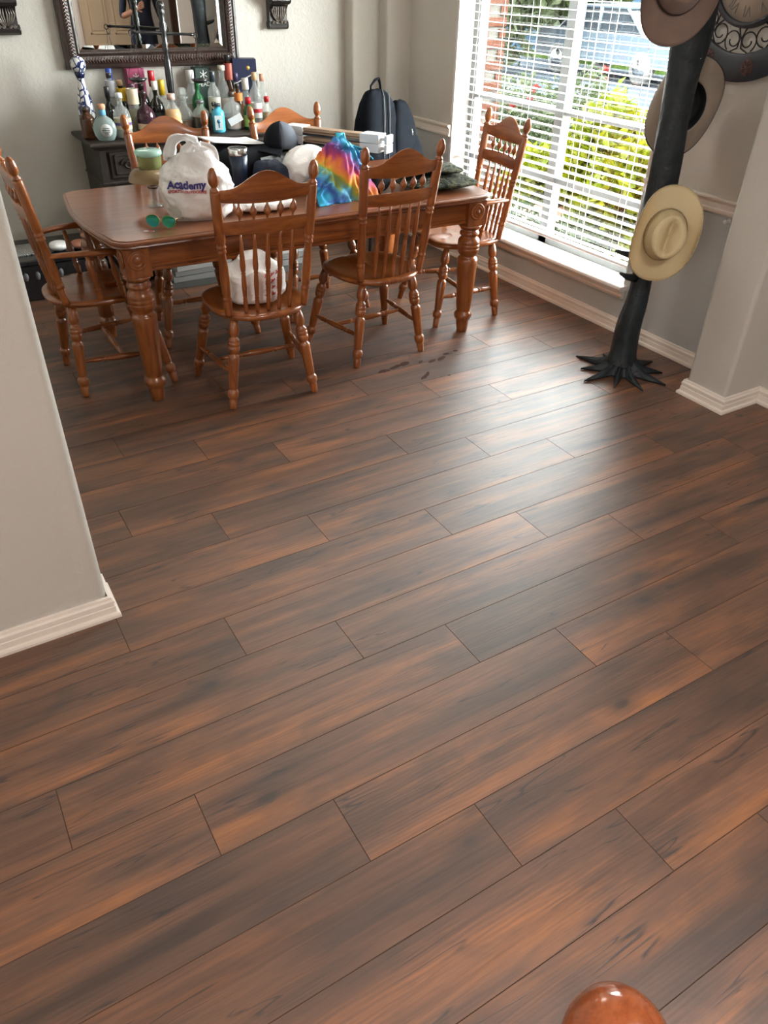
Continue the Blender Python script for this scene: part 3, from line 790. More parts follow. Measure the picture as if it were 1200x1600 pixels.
# brick column of the porch
brickm = leafmat('red_brick', (0.034, 0.011, 0.006), (0.052, 0.020, 0.012), 0.85); mortar = plain('mortar', (0.04, 0.038, 0.034), 0.9, spec=0.0)
bc = thing('brick_column', 'narrow red brick porch column at the left edge of the window view', 'column', (4.35, 5.70, -0.35))
obj('mortar_core', MB().box(-0.10, 0.10, -0.10, 0.10, 0, 3.0), [mortar], bc)
bm_ = MB().box(-0.115, -0.003, -0.030, 0.030, 0, 0.062, c=0.004).mesh('brick', [brickm]); bm2 = MB().box(-0.058, 0.058, -0.115, -0.055, 0, 0.062, c=0.004).mesh('brick', [brickm])
for i in range(40):
    z = i*0.074 + 0.006
    for s_ in (-1, 1):
        if i % 2: link('brick', bm2, bc, (s_*0.059, 0, z)); link('brick', bm2, bc, (s_*0.059, 0, z), (0, 0, PI))
        else: link('brick', bm2, bc, (0, s_*0.059, z), (0, 0, -PI/2)); link('brick', bm2, bc, (0, s_*0.059, z), (0, 0, PI/2))
# house across the street
hs = thing('neighbour_house', 'blue grey house across the street at the left of the window', 'house', (21.5, 27.6, -0.35))
siding = plain('blue_grey_siding', (0.010, 0.019, 0.030), 0.8, spec=0.0); roofm = plain('grey_shingles', (0.010, 0.012, 0.015), 0.9, var=0.2, spec=0.0)
obj('house_wall', MB().box(-3, 3, -5, 5, 0, 3.0), [siding], hs)
mb = MB(); mb.prism([(-3.5, 3.0), (3.5, 3.0), (0, 5.0)], -5.5, 5.5, lambda a, b, t: (a, t, b)); obj('roof', mb, [roofm], hs)
for y in (-3, 0, 3):
    w_ = obj('window', MB().box(-3.06, -3.0, y-0.6, y+0.6, 1.0, 2.3), [white], hs); obj('pane', MB().box(-3.08, -3.05, y-0.5, y+0.5, 1.1, 2.2), [plain('dark_pane', (0.03, 0.04, 0.05), 0.1)], w_)
# parked car
car = thing('parked_car', 'pale silver car parked across the street', 'car', (16.0, 15.4, -0.335), math.radians(90))
carp = plain('silver_car_paint', (0.022, 0.029, 0.036), 0.5, metal=0.0, coat=0.0, spec=0.05); tyre = plain('tyre_rubber', (0.012, 0.012, 0.012), 0.8); cglass = plain('car_glass', (0.006, 0.008, 0.010), 0.3, spec=0.1)
body = [(-2.2, 0.35), (-2.25, 0.62), (-2.1, 0.82), (-1.35, 0.92), (1.55, 0.98), (2.15, 0.95), (2.25, 0.62), (2.2, 0.35)]
mb = MB(); mb.prism(body, -0.86, 0.86, lambda a, b, t: (a, t, b)); obj('body', mb, [carp], car)
cab = [(-1.25, 0.90), (-0.55, 1.42), (0.95, 1.46), (1.65, 0.96)]
mb = MB(); mb.prism(cab, -0.74, 0.74, lambda a, b, t: (a, t*(1-0.10*(b-0.9)/0.5), b)); obj('cabin_glass', mb, [cglass], car)
mb = MB(); mb.box(-0.58, 0.98, -0.68, 0.68, 1.41, 1.48, c=0.02)
for x, x2 in ((-1.22, -0.58), (0.20, 0.22), (1.62, 0.95)):
    for y in (-0.73, 0.73): mb.tube([(x, y*1.01, 0.92), (x2, y*0.93, 1.44)], 0.035, 6)
obj('roof', mb, [carp], car)
for x in (-1.4, 1.4):
    for y in (-0.78, 0.78):
        wh = obj('wheel', MB().lathe([(0.0, -0.1), (0.30, -0.1), (0.335, -0.07), (0.335, 0.07), (0.30, 0.1), (0, 0.1)], 20, Matrix.Translation((x, y, 0.335)) @ Matrix.Rotation(PI/2, 4, 'X')), [tyre], car)
        obj('hubcap', MB().lathe([(0, -0.115), (0.19, -0.11), (0.2, -0.09), (0.2, 0.09), (0.19, 0.11), (0, 0.115)], 14, Matrix.Translation((x, y, 0.335)) @ Matrix.Rotation(PI/2, 4, 'X')), [steel], wh)

# ================================================================ mirror and wall brackets
mir = thing('wall_mirror', 'large wall mirror in a dark carved wooden frame', 'mirror', (1.605, 5.488, 1.182))
mirm, nt, b = newmat('mirror_silver'); b.inputs['Base Color'].default_value = (0.86, 0.87, 0.86, 1); b.inputs['Metallic'].default_value = 1.0; b.inputs['Roughness'].default_value = 0.01
frm = plain('dark_carved_wood', (0.030, 0.017, 0.014), 0.32, var=0.3, vscale=30, coat=0.25); frm_hi = plain('carving_painted_highlight', (0.20, 0.13, 0.115), 0.3, metal=0.5, var=0.4, vscale=60)  # carving coloured paler than the frame to imitate silvery highlights
MW, MH, FW = 0.548, 1.02, 0.098
obj('mirror_glass', MB().box(-MW+FW-0.006, MW-FW+0.006, -0.016, -0.004, FW-0.006, MH-FW+0.006), [mirm], mir)
bev, nt, b = newmat('mirror_bevel'); b.inputs['Base Color'].default_value = (0.86, 0.87, 0.86, 1); b.inputs['Metallic'].default_value = 1.0; b.inputs['Roughness'].default_value = 0.02
mb = MB(); x0, x1, z0, z1, w_ = -MW+FW, MW-FW, FW, MH-FW, 0.022
for q in (((x0, z0), (x1, z0), (x1-w_, z0+w_), (x0+w_, z0+w_)), ((x1, z0), (x1, z1), (x1-w_, z1-w_), (x1-w_, z0+w_)), ((x1, z1), (x0, z1), (x0+w_, z1-w_), (x1-w_, z1-w_)), ((x0, z1), (x0, z0), (x0+w_, z0+w_), (x0+w_, z1-w_))):
    mb.add([(q[0][0], -0.0165, q[0][1]), (q[1][0], -0.0165, q[1][1]), (q[2][0], -0.0185, q[2][1]), (q[3][0], -0.0185, q[3][1])], [(0, 1, 2, 3)])
obj('bevel', mb, [bev], mir)
FP = [(0.0, 0.0), (0.0, 0.040), (0.006, 0.050), (0.018, 0.052), (0.024, 0.044), (0.030, 0.046), (0.048, 0.052), (0.066, 0.046), (0.072, 0.036), (0.080, 0.040), (0.088, 0.036), (0.098, 0.020), (0.098, 0.0)]   # (inward, out of the wall)
def frame_rail(a, b_, inw):
    """a,b plan corners (x,z) on the outer edge, inward dir"""
    mb = MB(); vs = []; fs = []; K = len(FP); d = (Vector(b_)-Vector(a)).normalized()
    for e, sg in ((Vector(a), 1), (Vector(b_), -1)):
        for i_, o_ in FP:
            p = e + Vector(inw)*i_ + d*(i_*sg)
            vs.append((p.x, -o_, p.y))
    for k in range(K): fs.append((k, (k+1) % K, K+(k+1) % K, K+k))
    mb.add(vs, fs); return mb
for a, b_, inw in (((-MW, 0), (MW, 0), (0, 1)), ((MW, 0), (MW, MH), (-1, 0)), ((MW, MH), (-MW, MH), (0, -1)), ((-MW, MH), (-MW, 0), (1, 0))):
    fr = obj('frame_rail', frame_rail(a, b_, inw), [frm], mir)
    mb = MB(); A, B = Vector(a), Vector(b_); d = (B-A).normalized(); L = (B-A).length; n = int((L-0.12)/0.017)
    I = Vector(inw)
    for i in range(n):
        c = A + d*(0.06 + (L-0.12)*(i+0.5)/n) + I*0.048
        for s_ in (-1, 1):
            p = [c + I*s_*0.001 - d*0.005, c + I*s_*0.017 + d*0.004, c + I*s_*0.015 + d*0.009, c + I*s_*0.001 + d*0.002]
            mb.add([(q.x, -0.050 - (0.0045 if k in (0, 3) else 0.001), q.y) for k, q in enumerate(p)] + [((p[0]+p[2]).x/2, -0.0585, (p[0]+p[2]).y/2)], [(0, 1, 4), (1, 2, 4), (2, 3, 4), (3, 0, 4)])
    obj('carving', mb, [frm_hi], fr)['kind'] = 'stuff'

corm = plain('black_carved_resin', (0.016, 0.013, 0.012), 0.35, var=0.3, vscale=40, coat=0.3); corm_hi = plain('silver_relief', (0.16, 0.14, 0.12), 0.35, metal=0.4)  # leaf relief gets a paler, partly metallic colour than the bracket body
def corbel(label, x, z):
    t = thing('scroll_bracket', label, 'bracket', (x, 5.489, z), 0, 'pair of black scroll brackets beside the mirror')
    # side profile (out, z)
    P = [(0.0, 0.02), (0.018, 0.004), (0.036, 0.0), (0.052, 0.012), (0.056, 0.030), (0.050, 0.048), (0.046, 0.075), (0.056, 0.115), (0.074, 0.135), (0.098, 0.140), (0.112, 0.158), (0.112, 0.182), (0.098, 0.200), (0.112, 0.215), (0.112, 0.240), (0.0, 0.240)]
    mb = MB(); hw = 0.062
    mb.prism(P, -hw, hw, lambda a, b, t: (t, -a, b))
    obj('bracket_body', mb, [corm], t)
    mb = MB()
    for s_ in (-1, 1):
        mb.lathe([(0, 0), (0.026, 0), (0.026, 0.010), (0.018, 0.012), (0.014, 0.008), (0.008, 0.014), (0, 0.015)], 16, Matrix.Translation((s_*(hw-0.002), -0.030, 0.026)) @ Matrix.Rotation(s_*PI/2, 4, 'Y'))
        mb.lathe([(0, 0), (0.030, 0), (0.030, 0.010), (0.020, 0.012), (0.014, 0.008), (0.008, 0.014), (0, 0.015)], 16, Matrix.Translation((s_*(hw-0.002), -0.082, 0.170)) @ Matrix.Rotation(s_*PI/2, 4, 'Y'))
    obj('volute', mb, [corm], t)
    mb = MB()
    for s_ in (-1, 1):
        for k in range(4):
            x0_ = s_*(0.008 + 0.012*k)
            mb.tube([(x0_*0.4, -0.062, 0.045), (x0_*0.9, -0.062, 0.075), (x0_*1.15, -0.066, 0.10), (x0_*0.95, -0.078, 0.128)], [0.003, 0.0055, 0.005, 0.002], 6)
        for k in range(2):
            cx_, cz_ = s_*(0.018 + 0.022*k), 0.040
            mb.tube([(cx_ + 0.010*(1-q/12)*math.cos(q*0.9), -0.062, cz_ + 0.010*(1-q/12)*math.sin(q*0.9)) for q in range(12)], 0.0025, 5)
    obj('leaf_relief', mb, [corm_hi], t)
    return t
corbel('black carved scroll bracket at the top left corner, left of the mirror', 0.772, 1.362)
corbel('black carved scroll bracket on the wall to the right of the mirror', 2.445, 1.372)

# ================================================================ liquor bottles and boxes on the sideboard
SBZ = 0.8525
GL = {k: glass('glass_'+k, c, 0.03, a) for k, c, a in (('clear', (0.75, 0.78, 0.76), 0.22), ('green', (0.02, 0.16, 0.05), 0.7), ('dark', (0.012, 0.012, 0.010), 0.92), ('brown', (0.08, 0.03, 0.012), 0.8), ('blue', (0.10, 0.50, 0.66), 0.75), ('ice', (0.36, 0.45, 0.43), 0.6), ('plum', (0.05, 0.02, 0.03), 0.85))}
LQ = {}
def liq(c):
    k = tuple(round(x, 3) for x in c)
    if k not in LQ: LQ[k] = plain('liquid_%d' % len(LQ), c, 0.08)
    return LQ[k]
PM = {}
def paintm(c, rough=0.4, metal=0.0):
    k = (tuple(round(x, 3) for x in c), rough, metal)
    if k not in PM: PM[k] = plain('print_%d' % len(PM), c, rough, metal)
    return PM[k]
BG = 'liquor bottles on the sideboard'
def bottle(label, x, y, w, h, gl, cap, body=0.56, shoulder=0.14, neck=0.30, lab=None, lz=(0.14, 0.42), liquid=None, fill=0.6, ex=1.0, rz=0.0, capfrac=0.10, n=18, label2=None):
    """w body width, h full height; ex flattens the body front to back"""
    t = thing('bottle', label, 'bottle', (x, y, SBZ), rz, BG)
    R = w/2; rn = max(0.010, R*neck); zc = h*(1-capfrac)
    prof = [(R*0.80, 0), (R*0.97, 0.006), (R, 0.014), (R, h*body), (R*0.96, h*(body+shoulder*0.25)), (R*0.80, h*(body+shoulder*0.60)), (rn*1.25, h*(body+shoulder)), (rn, h*(body+shoulder)+0.012), (rn, zc-0.010), (rn*1.18, zc-0.008), (rn*1.18, zc)]
    M = Matrix.Diagonal((1, ex, 1, 1))
    obj('glass', MB().lathe(prof, n, M), [GL[gl]], t, sharp=60)
    if liquid:
        hf = h*fill; pr_ = [(R*0.74, 0.007), (R*0.92, 0.012), (R*0.94, min(hf, h*body))]
        if hf > h*body: pr_.append((R*0.78, min(hf, h*(body+shoulder*0.55))))
        obj('liquid', MB().lathe(pr_, n, M), [liq(liquid)], t)
    if lab:
        obj('label', MB().lathe([(R*1.012, h*lz[0]), (R*1.012, h*lz[1])], n, M, cap=False), [paintm(lab)], t)
    if label2:
        obj('label_print', MB().lathe([(R*1.02, h*(lz[0]+(lz[1]-lz[0])*0.35)), (R*1.02, h*(lz[0]+(lz[1]-lz[0])*0.62))], n, M, cap=False), [paintm(label2)], t)
    rc = rn*1.35
    obj('cap', MB().lathe([(rc, zc-0.001), (rc, h-0.003), (rc*0.9, h), (0, h)], 14, M), [paintm(cap, 0.35)], t)
    return t
W_, K_, RED, YEL, GOLD, BLU = (0.75, 0.73, 0.68), (0.012, 0.012, 0.014), (0.42, 0.012, 0.02), (0.65, 0.42, 0.03), (0.5, 0.33, 0.08), (0.02, 0.06, 0.32)
TAN = (0.50, 0.32, 0.17)
bottle('brown round bottle behind the pale disc-shaped bottle at the left end', 1.055, 5.16, 0.085, 0.165, 'brown', (0.05, 0.03, 0.02), 0.62, 0.2, 0.4, liquid=(0.10, 0.035, 0.012))
bottle('dark bottle with a square black stopper near the left end', 1.205, 5.20, 0.075, 0.262, 'dark', K_, 0.50, 0.16, 0.30, capfrac=0.2)
bottle('slim bottle with a tall bright blue cap', 1.268, 5.34, 0.066, 0.342, 'clear', BLU, 0.52, 0.14, 0.42, capfrac=0.30, lab=(0.08, 0.12, 0.3))
bottle('slender bottle with a silver neck and black cap beside the blue capped one', 1.248, 5.27, 0.062, 0.325, 'clear', (0.02, 0.02, 0.02), 0.5, 0.16, 0.40, lab=(0.35, 0.36, 0.38), lz=(0.62, 0.88), capfrac=0.08)
bottle('clear round bottle with a white cap and gold oval label in the front row', 1.243, 5.09, 0.100, 0.240, 'clear', (0.70, 0.72, 0.74), 0.50, 0.22, 0.30, lab=(0.55, 0.45, 0.28), liquid=(0.42, 0.34, 0.28), fill=0.35, label2=(0.10, 0.06, 0.20), lz=(0.22, 0.46))
bottle('small bottle with yellow neck foil and cork top', 1.305, 5.27, 0.058, 0.285, 'dark', TAN, 0.48, 0.16, 0.42, lab=YEL, lz=(0.62, 0.86), capfrac=0.10)
bottle('bottle with a buff neck label and dark purple cap', 1.352, 5.20, 0.066, 0.274, 'clear', (0.10, 0.04, 0.06), 0.50, 0.16, 0.42, lab=(0.62, 0.52, 0.36), lz=(0.60, 0.90), liquid=(0.30, 0.28, 0.12), fill=0.5, capfrac=0.07)
bottle('slim pale green glass bottle leaning over the squat brown one', 1.382, 5.245, 0.050, 0.235, 'green', (0.35, 0.42, 0.33), 0.45, 0.2, 0.5)
bottle('squat brown chocolate liqueur bottle with black neck', 1.392, 5.11, 0.110, 0.240, 'plum', (0.02, 0.012, 0.012), 0.44, 0.26, 0.24, lab=(0.55, 0.42, 0.28), lz=(0.16, 0.30))
bottle('black glass bottle with rounded shoulder left of the red capped bottle', 1.432, 5.28, 0.088, 0.262, 'dark', (0.015, 0.012, 0.012), 0.60, 0.22, 0.30)
bottle('dark green wine-style bottle with a white cap', 1.486, 5.18, 0.092, 0.282, 'dark', W_, 0.46, 0.22, 0.28, lab=(0.03, 0.05, 0.05), capfrac=0.16)
bottle('bottle with a tall red capsule behind the dark green one', 1.518, 5.33, 0.070, 0.322, 'clear', RED, 0.50, 0.16, 0.42, capfrac=0.26, lab=(0.6, 0.2, 0.2))
bottle('clear bottle with a tall yellow cap', 1.562, 5.29, 0.070, 0.276, 'clear', YEL, 0.42, 0.22, 0.42, capfrac=0.30, liquid=(0.3, 0.28, 0.2), fill=0.3)
bottle('orange juice coloured bottle with a pale pink cap', 1.555, 5.10, 0.100, 0.222, 'clear', (0.62, 0.42, 0.36), 0.48, 0.26, 0.36, liquid=(0.78, 0.34, 0.02), fill=0.62, lab=(0.80, 0.66, 0.36), lz=(0.12, 0.34), capfrac=0.14)
bottle('tall clear bottle with a silver cap and green body by the green box', 1.765, 5.33, 0.078, 0.318, 'clear', (0.62, 0.63, 0.62), 0.54, 0.16, 0.48, capfrac=0.22, lab=(0.45, 0.5, 0.42))
bottle('emerald green bottle with narrow neck', 1.772, 5.24, 0.080, 0.262, 'green', (0.02, 0.12, 0.04), 0.55, 0.22, 0.30, liquid=(0.01, 0.10, 0.03), fill=0.6)
bottle('squat clear bottle with a black label in the front row', 1.733, 5.10, 0.106, 0.178, 'clear', (0.10, 0.10, 0.10), 0.55, 0.24, 0.34, lab=(0.015, 0.015, 0.015), lz=(0.08, 0.5), liquid=(0.20, 0.06, 0.015), fill=0.5)
cb = bottle('clear vodka bottle with a white label lettered S and dark cap', 1.868, 5.21, 0.078, 0.318, 'clear', (0.03, 0.04, 0.05), 0.60, 0.16, 0.34, lab=(0.62, 0.60, 0.52), lz=(0.28, 0.56), capfrac=0.18)
def on_cyl(R, z0, ex=1.0, face=-1.85):
    return lambda x, y, z: Vector(((R)*math.cos(face + x/R), R*math.sin(face + x/R)*ex, z0 + y))
text_mesh('lettering', 'S', 0.075, paintm(K_), cb, on_cyl(0.0405, 0.125, face=-2.1), bold=0.002)
bottle('tall clear bottle with a bare cork in the back row', 1.975, 5.33, 0.080, 0.338, 'clear', (0.55, 0.52, 0.42), 0.58, 0.16, 0.44, capfrac=0.08, lab=(0.55, 0.50, 0.46), lz=(0.20, 0.46))
bl2 = bottle('bright cyan blue gin bottle in the front row', 1.825, 5.05, 0.080, 0.162, 'blue', (0.04, 0.05, 0.06), 0.68, 0.14, 0.40, liquid=(0.03, 0.42, 0.62), fill=0.66, ex=0.8, n=4 if False else 18)
obj('label', MB().box(-0.024, 0.024, -0.0345, -0.0325, 0.018, 0.098), [paintm((0.66, 0.78, 0.80))], bl2, (0, 0, 0), (0, 0, -0.32))
mb = MB(); mb.lathe([(0.011, 0), (0.011, 0.001)], 14, Matrix.Translation((0, -0.0345, 0.066)) @ Matrix.Rotation(PI/2, 4, 'X')); mb.box(-0.004, 0.004, -0.0356, -0.0345, 0.030, 0.056)
obj('label_print', mb, [paintm((0.03, 0.16, 0.30))], bl2, (0, 0, 0), (0, 0, -0.32))
wb = bottle('broad whisky bottle with a slanted pale label', 1.945, 5.11, 0.118, 0.212, 'clear', (0.05, 0.03, 0.02), 0.60, 0.16, 0.26, ex=0.62, liquid=(0.16, 0.045, 0.010), fill=0.34, capfrac=0.12)
obj('label', MB().box(-0.045, 0.045, -0.0402, -0.0388, -0.022, 0.022, M=Matrix.Translation((0.012, 0, 0.062)) @ Matrix.Rotation(-0.45, 4, 'Y')), [paintm((0.70, 0.70, 0.70))], wb, (0, 0, 0), (0, 0, -0.3))
bottle('bottle with a slim dark violet neck', 2.035, 5.24, 0.072, 0.300, 'clear', (0.03, 0.02, 0.06), 0.52, 0.18, 0.34, capfrac=0.16, lab=(0.45, 0.5, 0.12), lz=(0.18, 0.42), liquid=(0.14, 0.05, 0.03), fill=0.5)
bottle('very tall slim bottle with red brown neck and black ball stopper', 2.040, 5.375, 0.062, 0.392, 'brown', K_, 0.50, 0.12, 0.5, capfrac=0.09, lab=(0.28, 0.05, 0.03), lz=(0.64, 0.88))
bottle('bottle with a plain white cap in front of the blue box', 2.105, 5.265, 0.066, 0.268, 'clear', W_, 0.50, 0.18, 0.5, capfrac=0.24, lab=(0.5, 0.12, 0.12))
bottle('clear bottle with a red and white label and tan cap', 2.140, 5.19, 0.078, 0.306, 'clear', TAN, 0.56, 0.18, 0.32, capfrac=0.14, lab=(0.68, 0.68, 0.66), lz=(0.16, 0.44), label2=RED)
bottle('clear bottle with a rose cap at the right end of the row', 2.222, 5.26, 0.066, 0.288, 'clear', (0.55, 0.28, 0.20), 0.56, 0.18, 0.36, capfrac=0.14, lab=(0.66, 0.64, 0.60), lz=(0.14, 0.5), liquid=(0.4, 0.12, 0.03), fill=0.12)
bottle('small amber bottle with a red cap at the far right end', 2.168, 5.08, 0.066, 0.182, 'clear', RED, 0.52, 0.22, 0.36, capfrac=0.17, liquid=(0.30, 0.12, 0.02), fill=0.5)
bottle('green bottle with a red capsule and yellow green label', 2.040, 5.075, 0.066, 0.182, 'green', RED, 0.58, 0.18, 0.42, capfrac=0.20, lab=(0.30, 0.48, 0.10), lz=(0.10, 0.46))
bottle('small amber flask beside the violet necked bottle', 2.010, 5.165, 0.060, 0.250, 'brown', (0.02, 0.015, 0.012), 0.55, 0.2, 0.36, lab=(0.5, 0.16, 0.03), lz=(0.62, 0.8))
# ceramic bottle with ball stopper
t = thing('bottle', 'tall white and cobalt ceramic bottle with a round ball stopper', 'bottle', (1.078, 5.24, SBZ), 0, BG)
cer, nt, b = newmat('talavera_glaze'); v = coords(nt, (14, 14, 9)); vo = nd(nt, 'ShaderNodeTexVoronoi', feature='DISTANCE_TO_EDGE'); vo.inputs['Scale'].default_value = 2.2; nt.links.new(v, vo.inputs['Vector'])
nt.links.new(ramp(nt, vo.outputs['Distance'], [(0.0, (0.012, 0.02, 0.09)), (0.07, (0.02, 0.03, 0.12)), (0.09, (0.66, 0.67, 0.66))]), b.inputs['Base Color']); b.inputs['Roughness'].default_value = 0.12
obj('body', MB().lathe([(0.026, 0), (0.036, 0.008), (0.046, 0.06), (0.048, 0.12), (0.042, 0.18), (0.030, 0.24), (0.021, 0.275), (0.019, 0.300), (0.022, 0.308), (0.0, 0.308)], 20), [cer], t)
obj('neck_band', MB().lathe([(0.0215, 0.306), (0.028, 0.325), (0.030, 0.34), (0.0, 0.34)], 18), [paintm((0.012, 0.016, 0.06), 0.2)], t)
obj('stopper', MB().lathe([(0.026, 0.338), (0.037, 0.352), (0.043, 0.372), (0.041, 0.392), (0.030, 0.408), (0.014, 0.416), (0.0, 0.418)], 20), [cer], t)
# pale disc-shaped bottle
t = thing('bottle', 'pale sea-green disc-shaped tequila bottle with cork and blue ribbon', 'bottle', (1.122, 5.045, SBZ), -0.35, BG)
M = Matrix.Diagonal((1, 0.55, 1, 1))
obj('glass', MB().lathe([(0.030, 0), (0.046, 0.006), (0.060, 0.030), (0.066, 0.060), (0.062, 0.090), (0.046, 0.116), (0.024, 0.130), (0.017, 0.136), (0.017, 0.165)], 22, M), [GL['ice']], t)
obj('ribbon', MB().lathe([(0.0195, 0.137), (0.0205, 0.142), (0.0205, 0.166), (0.0195, 0.168)], 14, cap=False), [paintm((0.10, 0.30, 0.45), 0.5)], t)
obj('cork', MB().lathe([(0.017, 0.165), (0.022, 0.168), (0.024, 0.186), (0.020, 0.194), (0, 0.195)], 14), [paintm((0.55, 0.30, 0.18), 0.7)], t)
obj('label', MB().lathe([(0.034, 0), (0.034, 0.0015), (0, 0.0015)], 20, Matrix.Translation((0.012, -0.034, 0.060)) @ Matrix.Rotation(PI/2, 4, 'X')), [paintm((0.60, 0.62, 0.60))], t)
mb = MB()
for z, a in ((0.072, 0.018), (0.062, 0.022), (0.052, 0.020), (0.044, 0.012)): mb.box(0.012-a, 0.012+a, -0.0368, -0.0356, z-0.0018, z+0.0018)
obj('label_print', mb, [paintm((0.10, 0.14, 0.16))], t)
# crystal decanter
t = thing('decanter', 'cut crystal decanter with square stopper among the bottles', 'decanter', (1.660, 5.20, SBZ))
obj('glass', MB().lathe([(0.050, 0), (0.056, 0.006), (0.057, 0.08), (0.050, 0.105), (0.028, 0.135), (0.020, 0.150), (0.020, 0.170), (0.034, 0.184), (0.036, 0.188)], 8), [GL['clear']], t)
obj('liquid', MB().lathe([(0.046, 0.010), (0.050, 0.016), (0.050, 0.055)], 8), [liq((0.17, 0.05, 0.015))], t)
obj('stopper', MB().box(-0.020, 0.020, -0.020, 0.020, 0.196, 0.240, c=0.008).lathe([(0.014, 0.165), (0.016, 0.19), (0.030, 0.196)], 8), [GL['clear']], t)
# cartons
def carton(label, x, y, w, d, h, col, rz=0):
    t = thing('gift_carton', label, 'box', (x, y, SBZ), rz)
    obj('carton_body', MB().box(-w/2, w/2, -d/2, d/2, 0, h, c=0.0015), [paintm(col, 0.45)], t)
    return t
def face_fn(d, zc, xc=0.0): return lambda x, y, z: Vector((x + xc, -d/2 - 0.0012, zc + y))
def asterisk(parent, d, xc, zc, r_, mat, n=6):
    mb = MB()
    for i in range(n//2):
        a = PI*i/(n//2) + PI/2
        mb.box(-r_, r_, -0.0012, 0, -r_*0.09, r_*0.09, M=Matrix.Translation((xc, -d/2-0.0004, zc)) @ Matrix.Rotation(a, 4, 'Y'))
    obj('emblem', mb, [mat], parent)
wt = paintm((0.75, 0.75, 0.73))
t = carton('pink carton with a white asterisk behind the bottles', 1.440, 5.42, 0.105, 0.085, 0.330, (0.33, 0.06, 0.13)); asterisk(t, 0.085, 0.0, 0.285, 0.022, wt)
text_mesh('lettering', 'O:', 0.055, wt, t, face_fn(0.085, 0.235))
t = carton('dark green carton with a white asterisk behind the bottles', 1.872, 5.42, 0.105, 0.085, 0.322, (0.012, 0.035, 0.025)); asterisk(t, 0.085, 0.0, 0.285, 0.026, wt)
text_mesh('lettering', 'PEAD', 0.036, wt, t, face_fn(0.085, 0.230))
t = carton('tall navy blue gift carton with gold emblem and diagonal white stripe', 2.150, 5.375, 0.150, 0.105, 0.368, (0.010, 0.016, 0.050), -0.28)
obj('emblem', MB().lathe([(0.013, 0), (0.013, 0.001)], 12, Matrix.Translation((0.020, -0.0525, 0.318)) @ Matrix.Rotation(PI/2, 4, 'X')), [paintm(GOLD, 0.3, 0.5)], t)
obj('stripe', MB().box(-0.090, 0.090, -0.0535, -0.0525, -0.003, 0.003, M=Matrix.Translation((0.004, 0, 0.262)) @ Matrix.Rotation(-0.42, 4, 'Y')), [wt], t)
# balance scale
t = thing('balance_scale', 'black turned balance scale with crossbeam and hanging wires among the bottles', 'scale', (1.590, 5.195, SBZ))
obj('base', MB().lathe([(0.07, 0), (0.072, 0.012), (0.05, 0.022), (0.028, 0.036), (0.022, 0.05)], 20), [black], t)
obj('post', MB().lathe([(0.020, 0.045), (0.018, 0.10), (0.013, 0.15), (0.019, 0.165), (0.013, 0.180), (0.020, 0.22), (0.023, 0.30), (0.021, 0.38), (0.014, 0.430), (0.020, 0.442), (0.014, 0.455), (0.019, 0.468), (0.014, 0.48), (0.018, 0.52), (0.021, 0.57), (0.014, 0.585), (0.020, 0.598), (0.014, 0.61), (0.020, 0.622), (0.020, 0.632), (0.015, 0.64), (0.022, 0.652), (0.022, 0.666), (0.014, 0.682), (0, 0.685)], 16), [black], t)
obj('crossbeam', MB().turn((-0.188, 0, 0.532), (0.188, 0, 0.514), [(0.005, 0), (0.010, 0.06), (0.007, 0.09), (0.009, 0.4), (0.014, 0.5), (0.009, 0.6), (0.007, 0.91), (0.010, 0.94), (0.005, 1)], 10), [black], t)
for sx, zb in ((-1, 0.532), (1, 0.514)):
    mb = MB()
    hx = sx*0.192
    mb.tube([(hx + 0.012*math.cos(a), 0, zb - 0.004 + 0.014*math.sin(a)) for a in [2*PI*k/12 for k in range(12)]], 0.003, 6, closed=True)
    mb.tube([(hx, 0, zb-0.018), (hx, 0, zb-0.035)], 0.003, 6)
    obj('hook', mb, [iron], t)
    mb = MB()
    for k in range(3):
        a = 2*PI*k/3 + 0.5
        mb.tube([(hx, 0, zb-0.03), (hx + 0.053*math.cos(a), 0.053*math.sin(a), zb-0.235)], 0.0013, 5)
    obj('wire', mb, [iron], t)
    obj('pan', MB().lathe([(0.0, zb-0.256), (0.03, zb-0.254), (0.047, zb-0.245), (0.055, zb-0.234), (0.053, zb-0.234), (0.046, zb-0.242), (0.0, zb-0.251)], 24, Matrix.Translation((hx, 0, 0))), [black], t)

# ================================================================ things on and under the table
def fbm(p, o=3):
    return noise.fractal(p, 1.0, 2.0, o)
def blob(sx, sy, sz, e=2.6, ez=2.2, amp=0.06, fr=9.0, seed=0, nu=40, nv=18, flat=0.0, crease=0.0):
    """soft lump resting on z=0: superellipsoid with wrinkles"""
    mb = MB(); off = Vector((seed*3.1, seed*1.7, seed*0.9))
    def fn(u, v):
        a = 2*PI*u; ph = PI*(v-0.5)*0.999
        c, s_ = math.cos(a), math.sin(a); cp, sp = math.cos(ph), math.sin(ph)
        f = lambda t, n: math.copysign(abs(t)**(2/n), t)
        p = Vector((sx*f(c, e)*f(cp, ez), sy*f(s_, e)*f(cp, ez), sz*f(sp, ez)))
        n = fbm(p*fr + off); cr = 0.5 - (1 - abs(noise.noise(p*fr*1.2 + off)))**5
        p *= 1 + amp*n - crease*cr
        p.z = max(p.z, -sz*(1-flat)) + sz*(1-flat)
        return p
    mb.grid(fn, nu, nv, cu=True)
    return mb
TZ = TH + 0.0005
plastic, nt, b = newmat('white_shopping_plastic')
b.inputs['Base Color'].default_value = (0.82, 0.81, 0.80, 1); b.inputs['Roughness'].default_value = 0.25; b.inputs['Subsurface Weight'].default_value = 0.0
vv = coords(nt, (1, 1, 1)); bump(nt, b, noisetex(nt, vv, 14, 3, 0.5, 2.0), 0.22, 0.02)
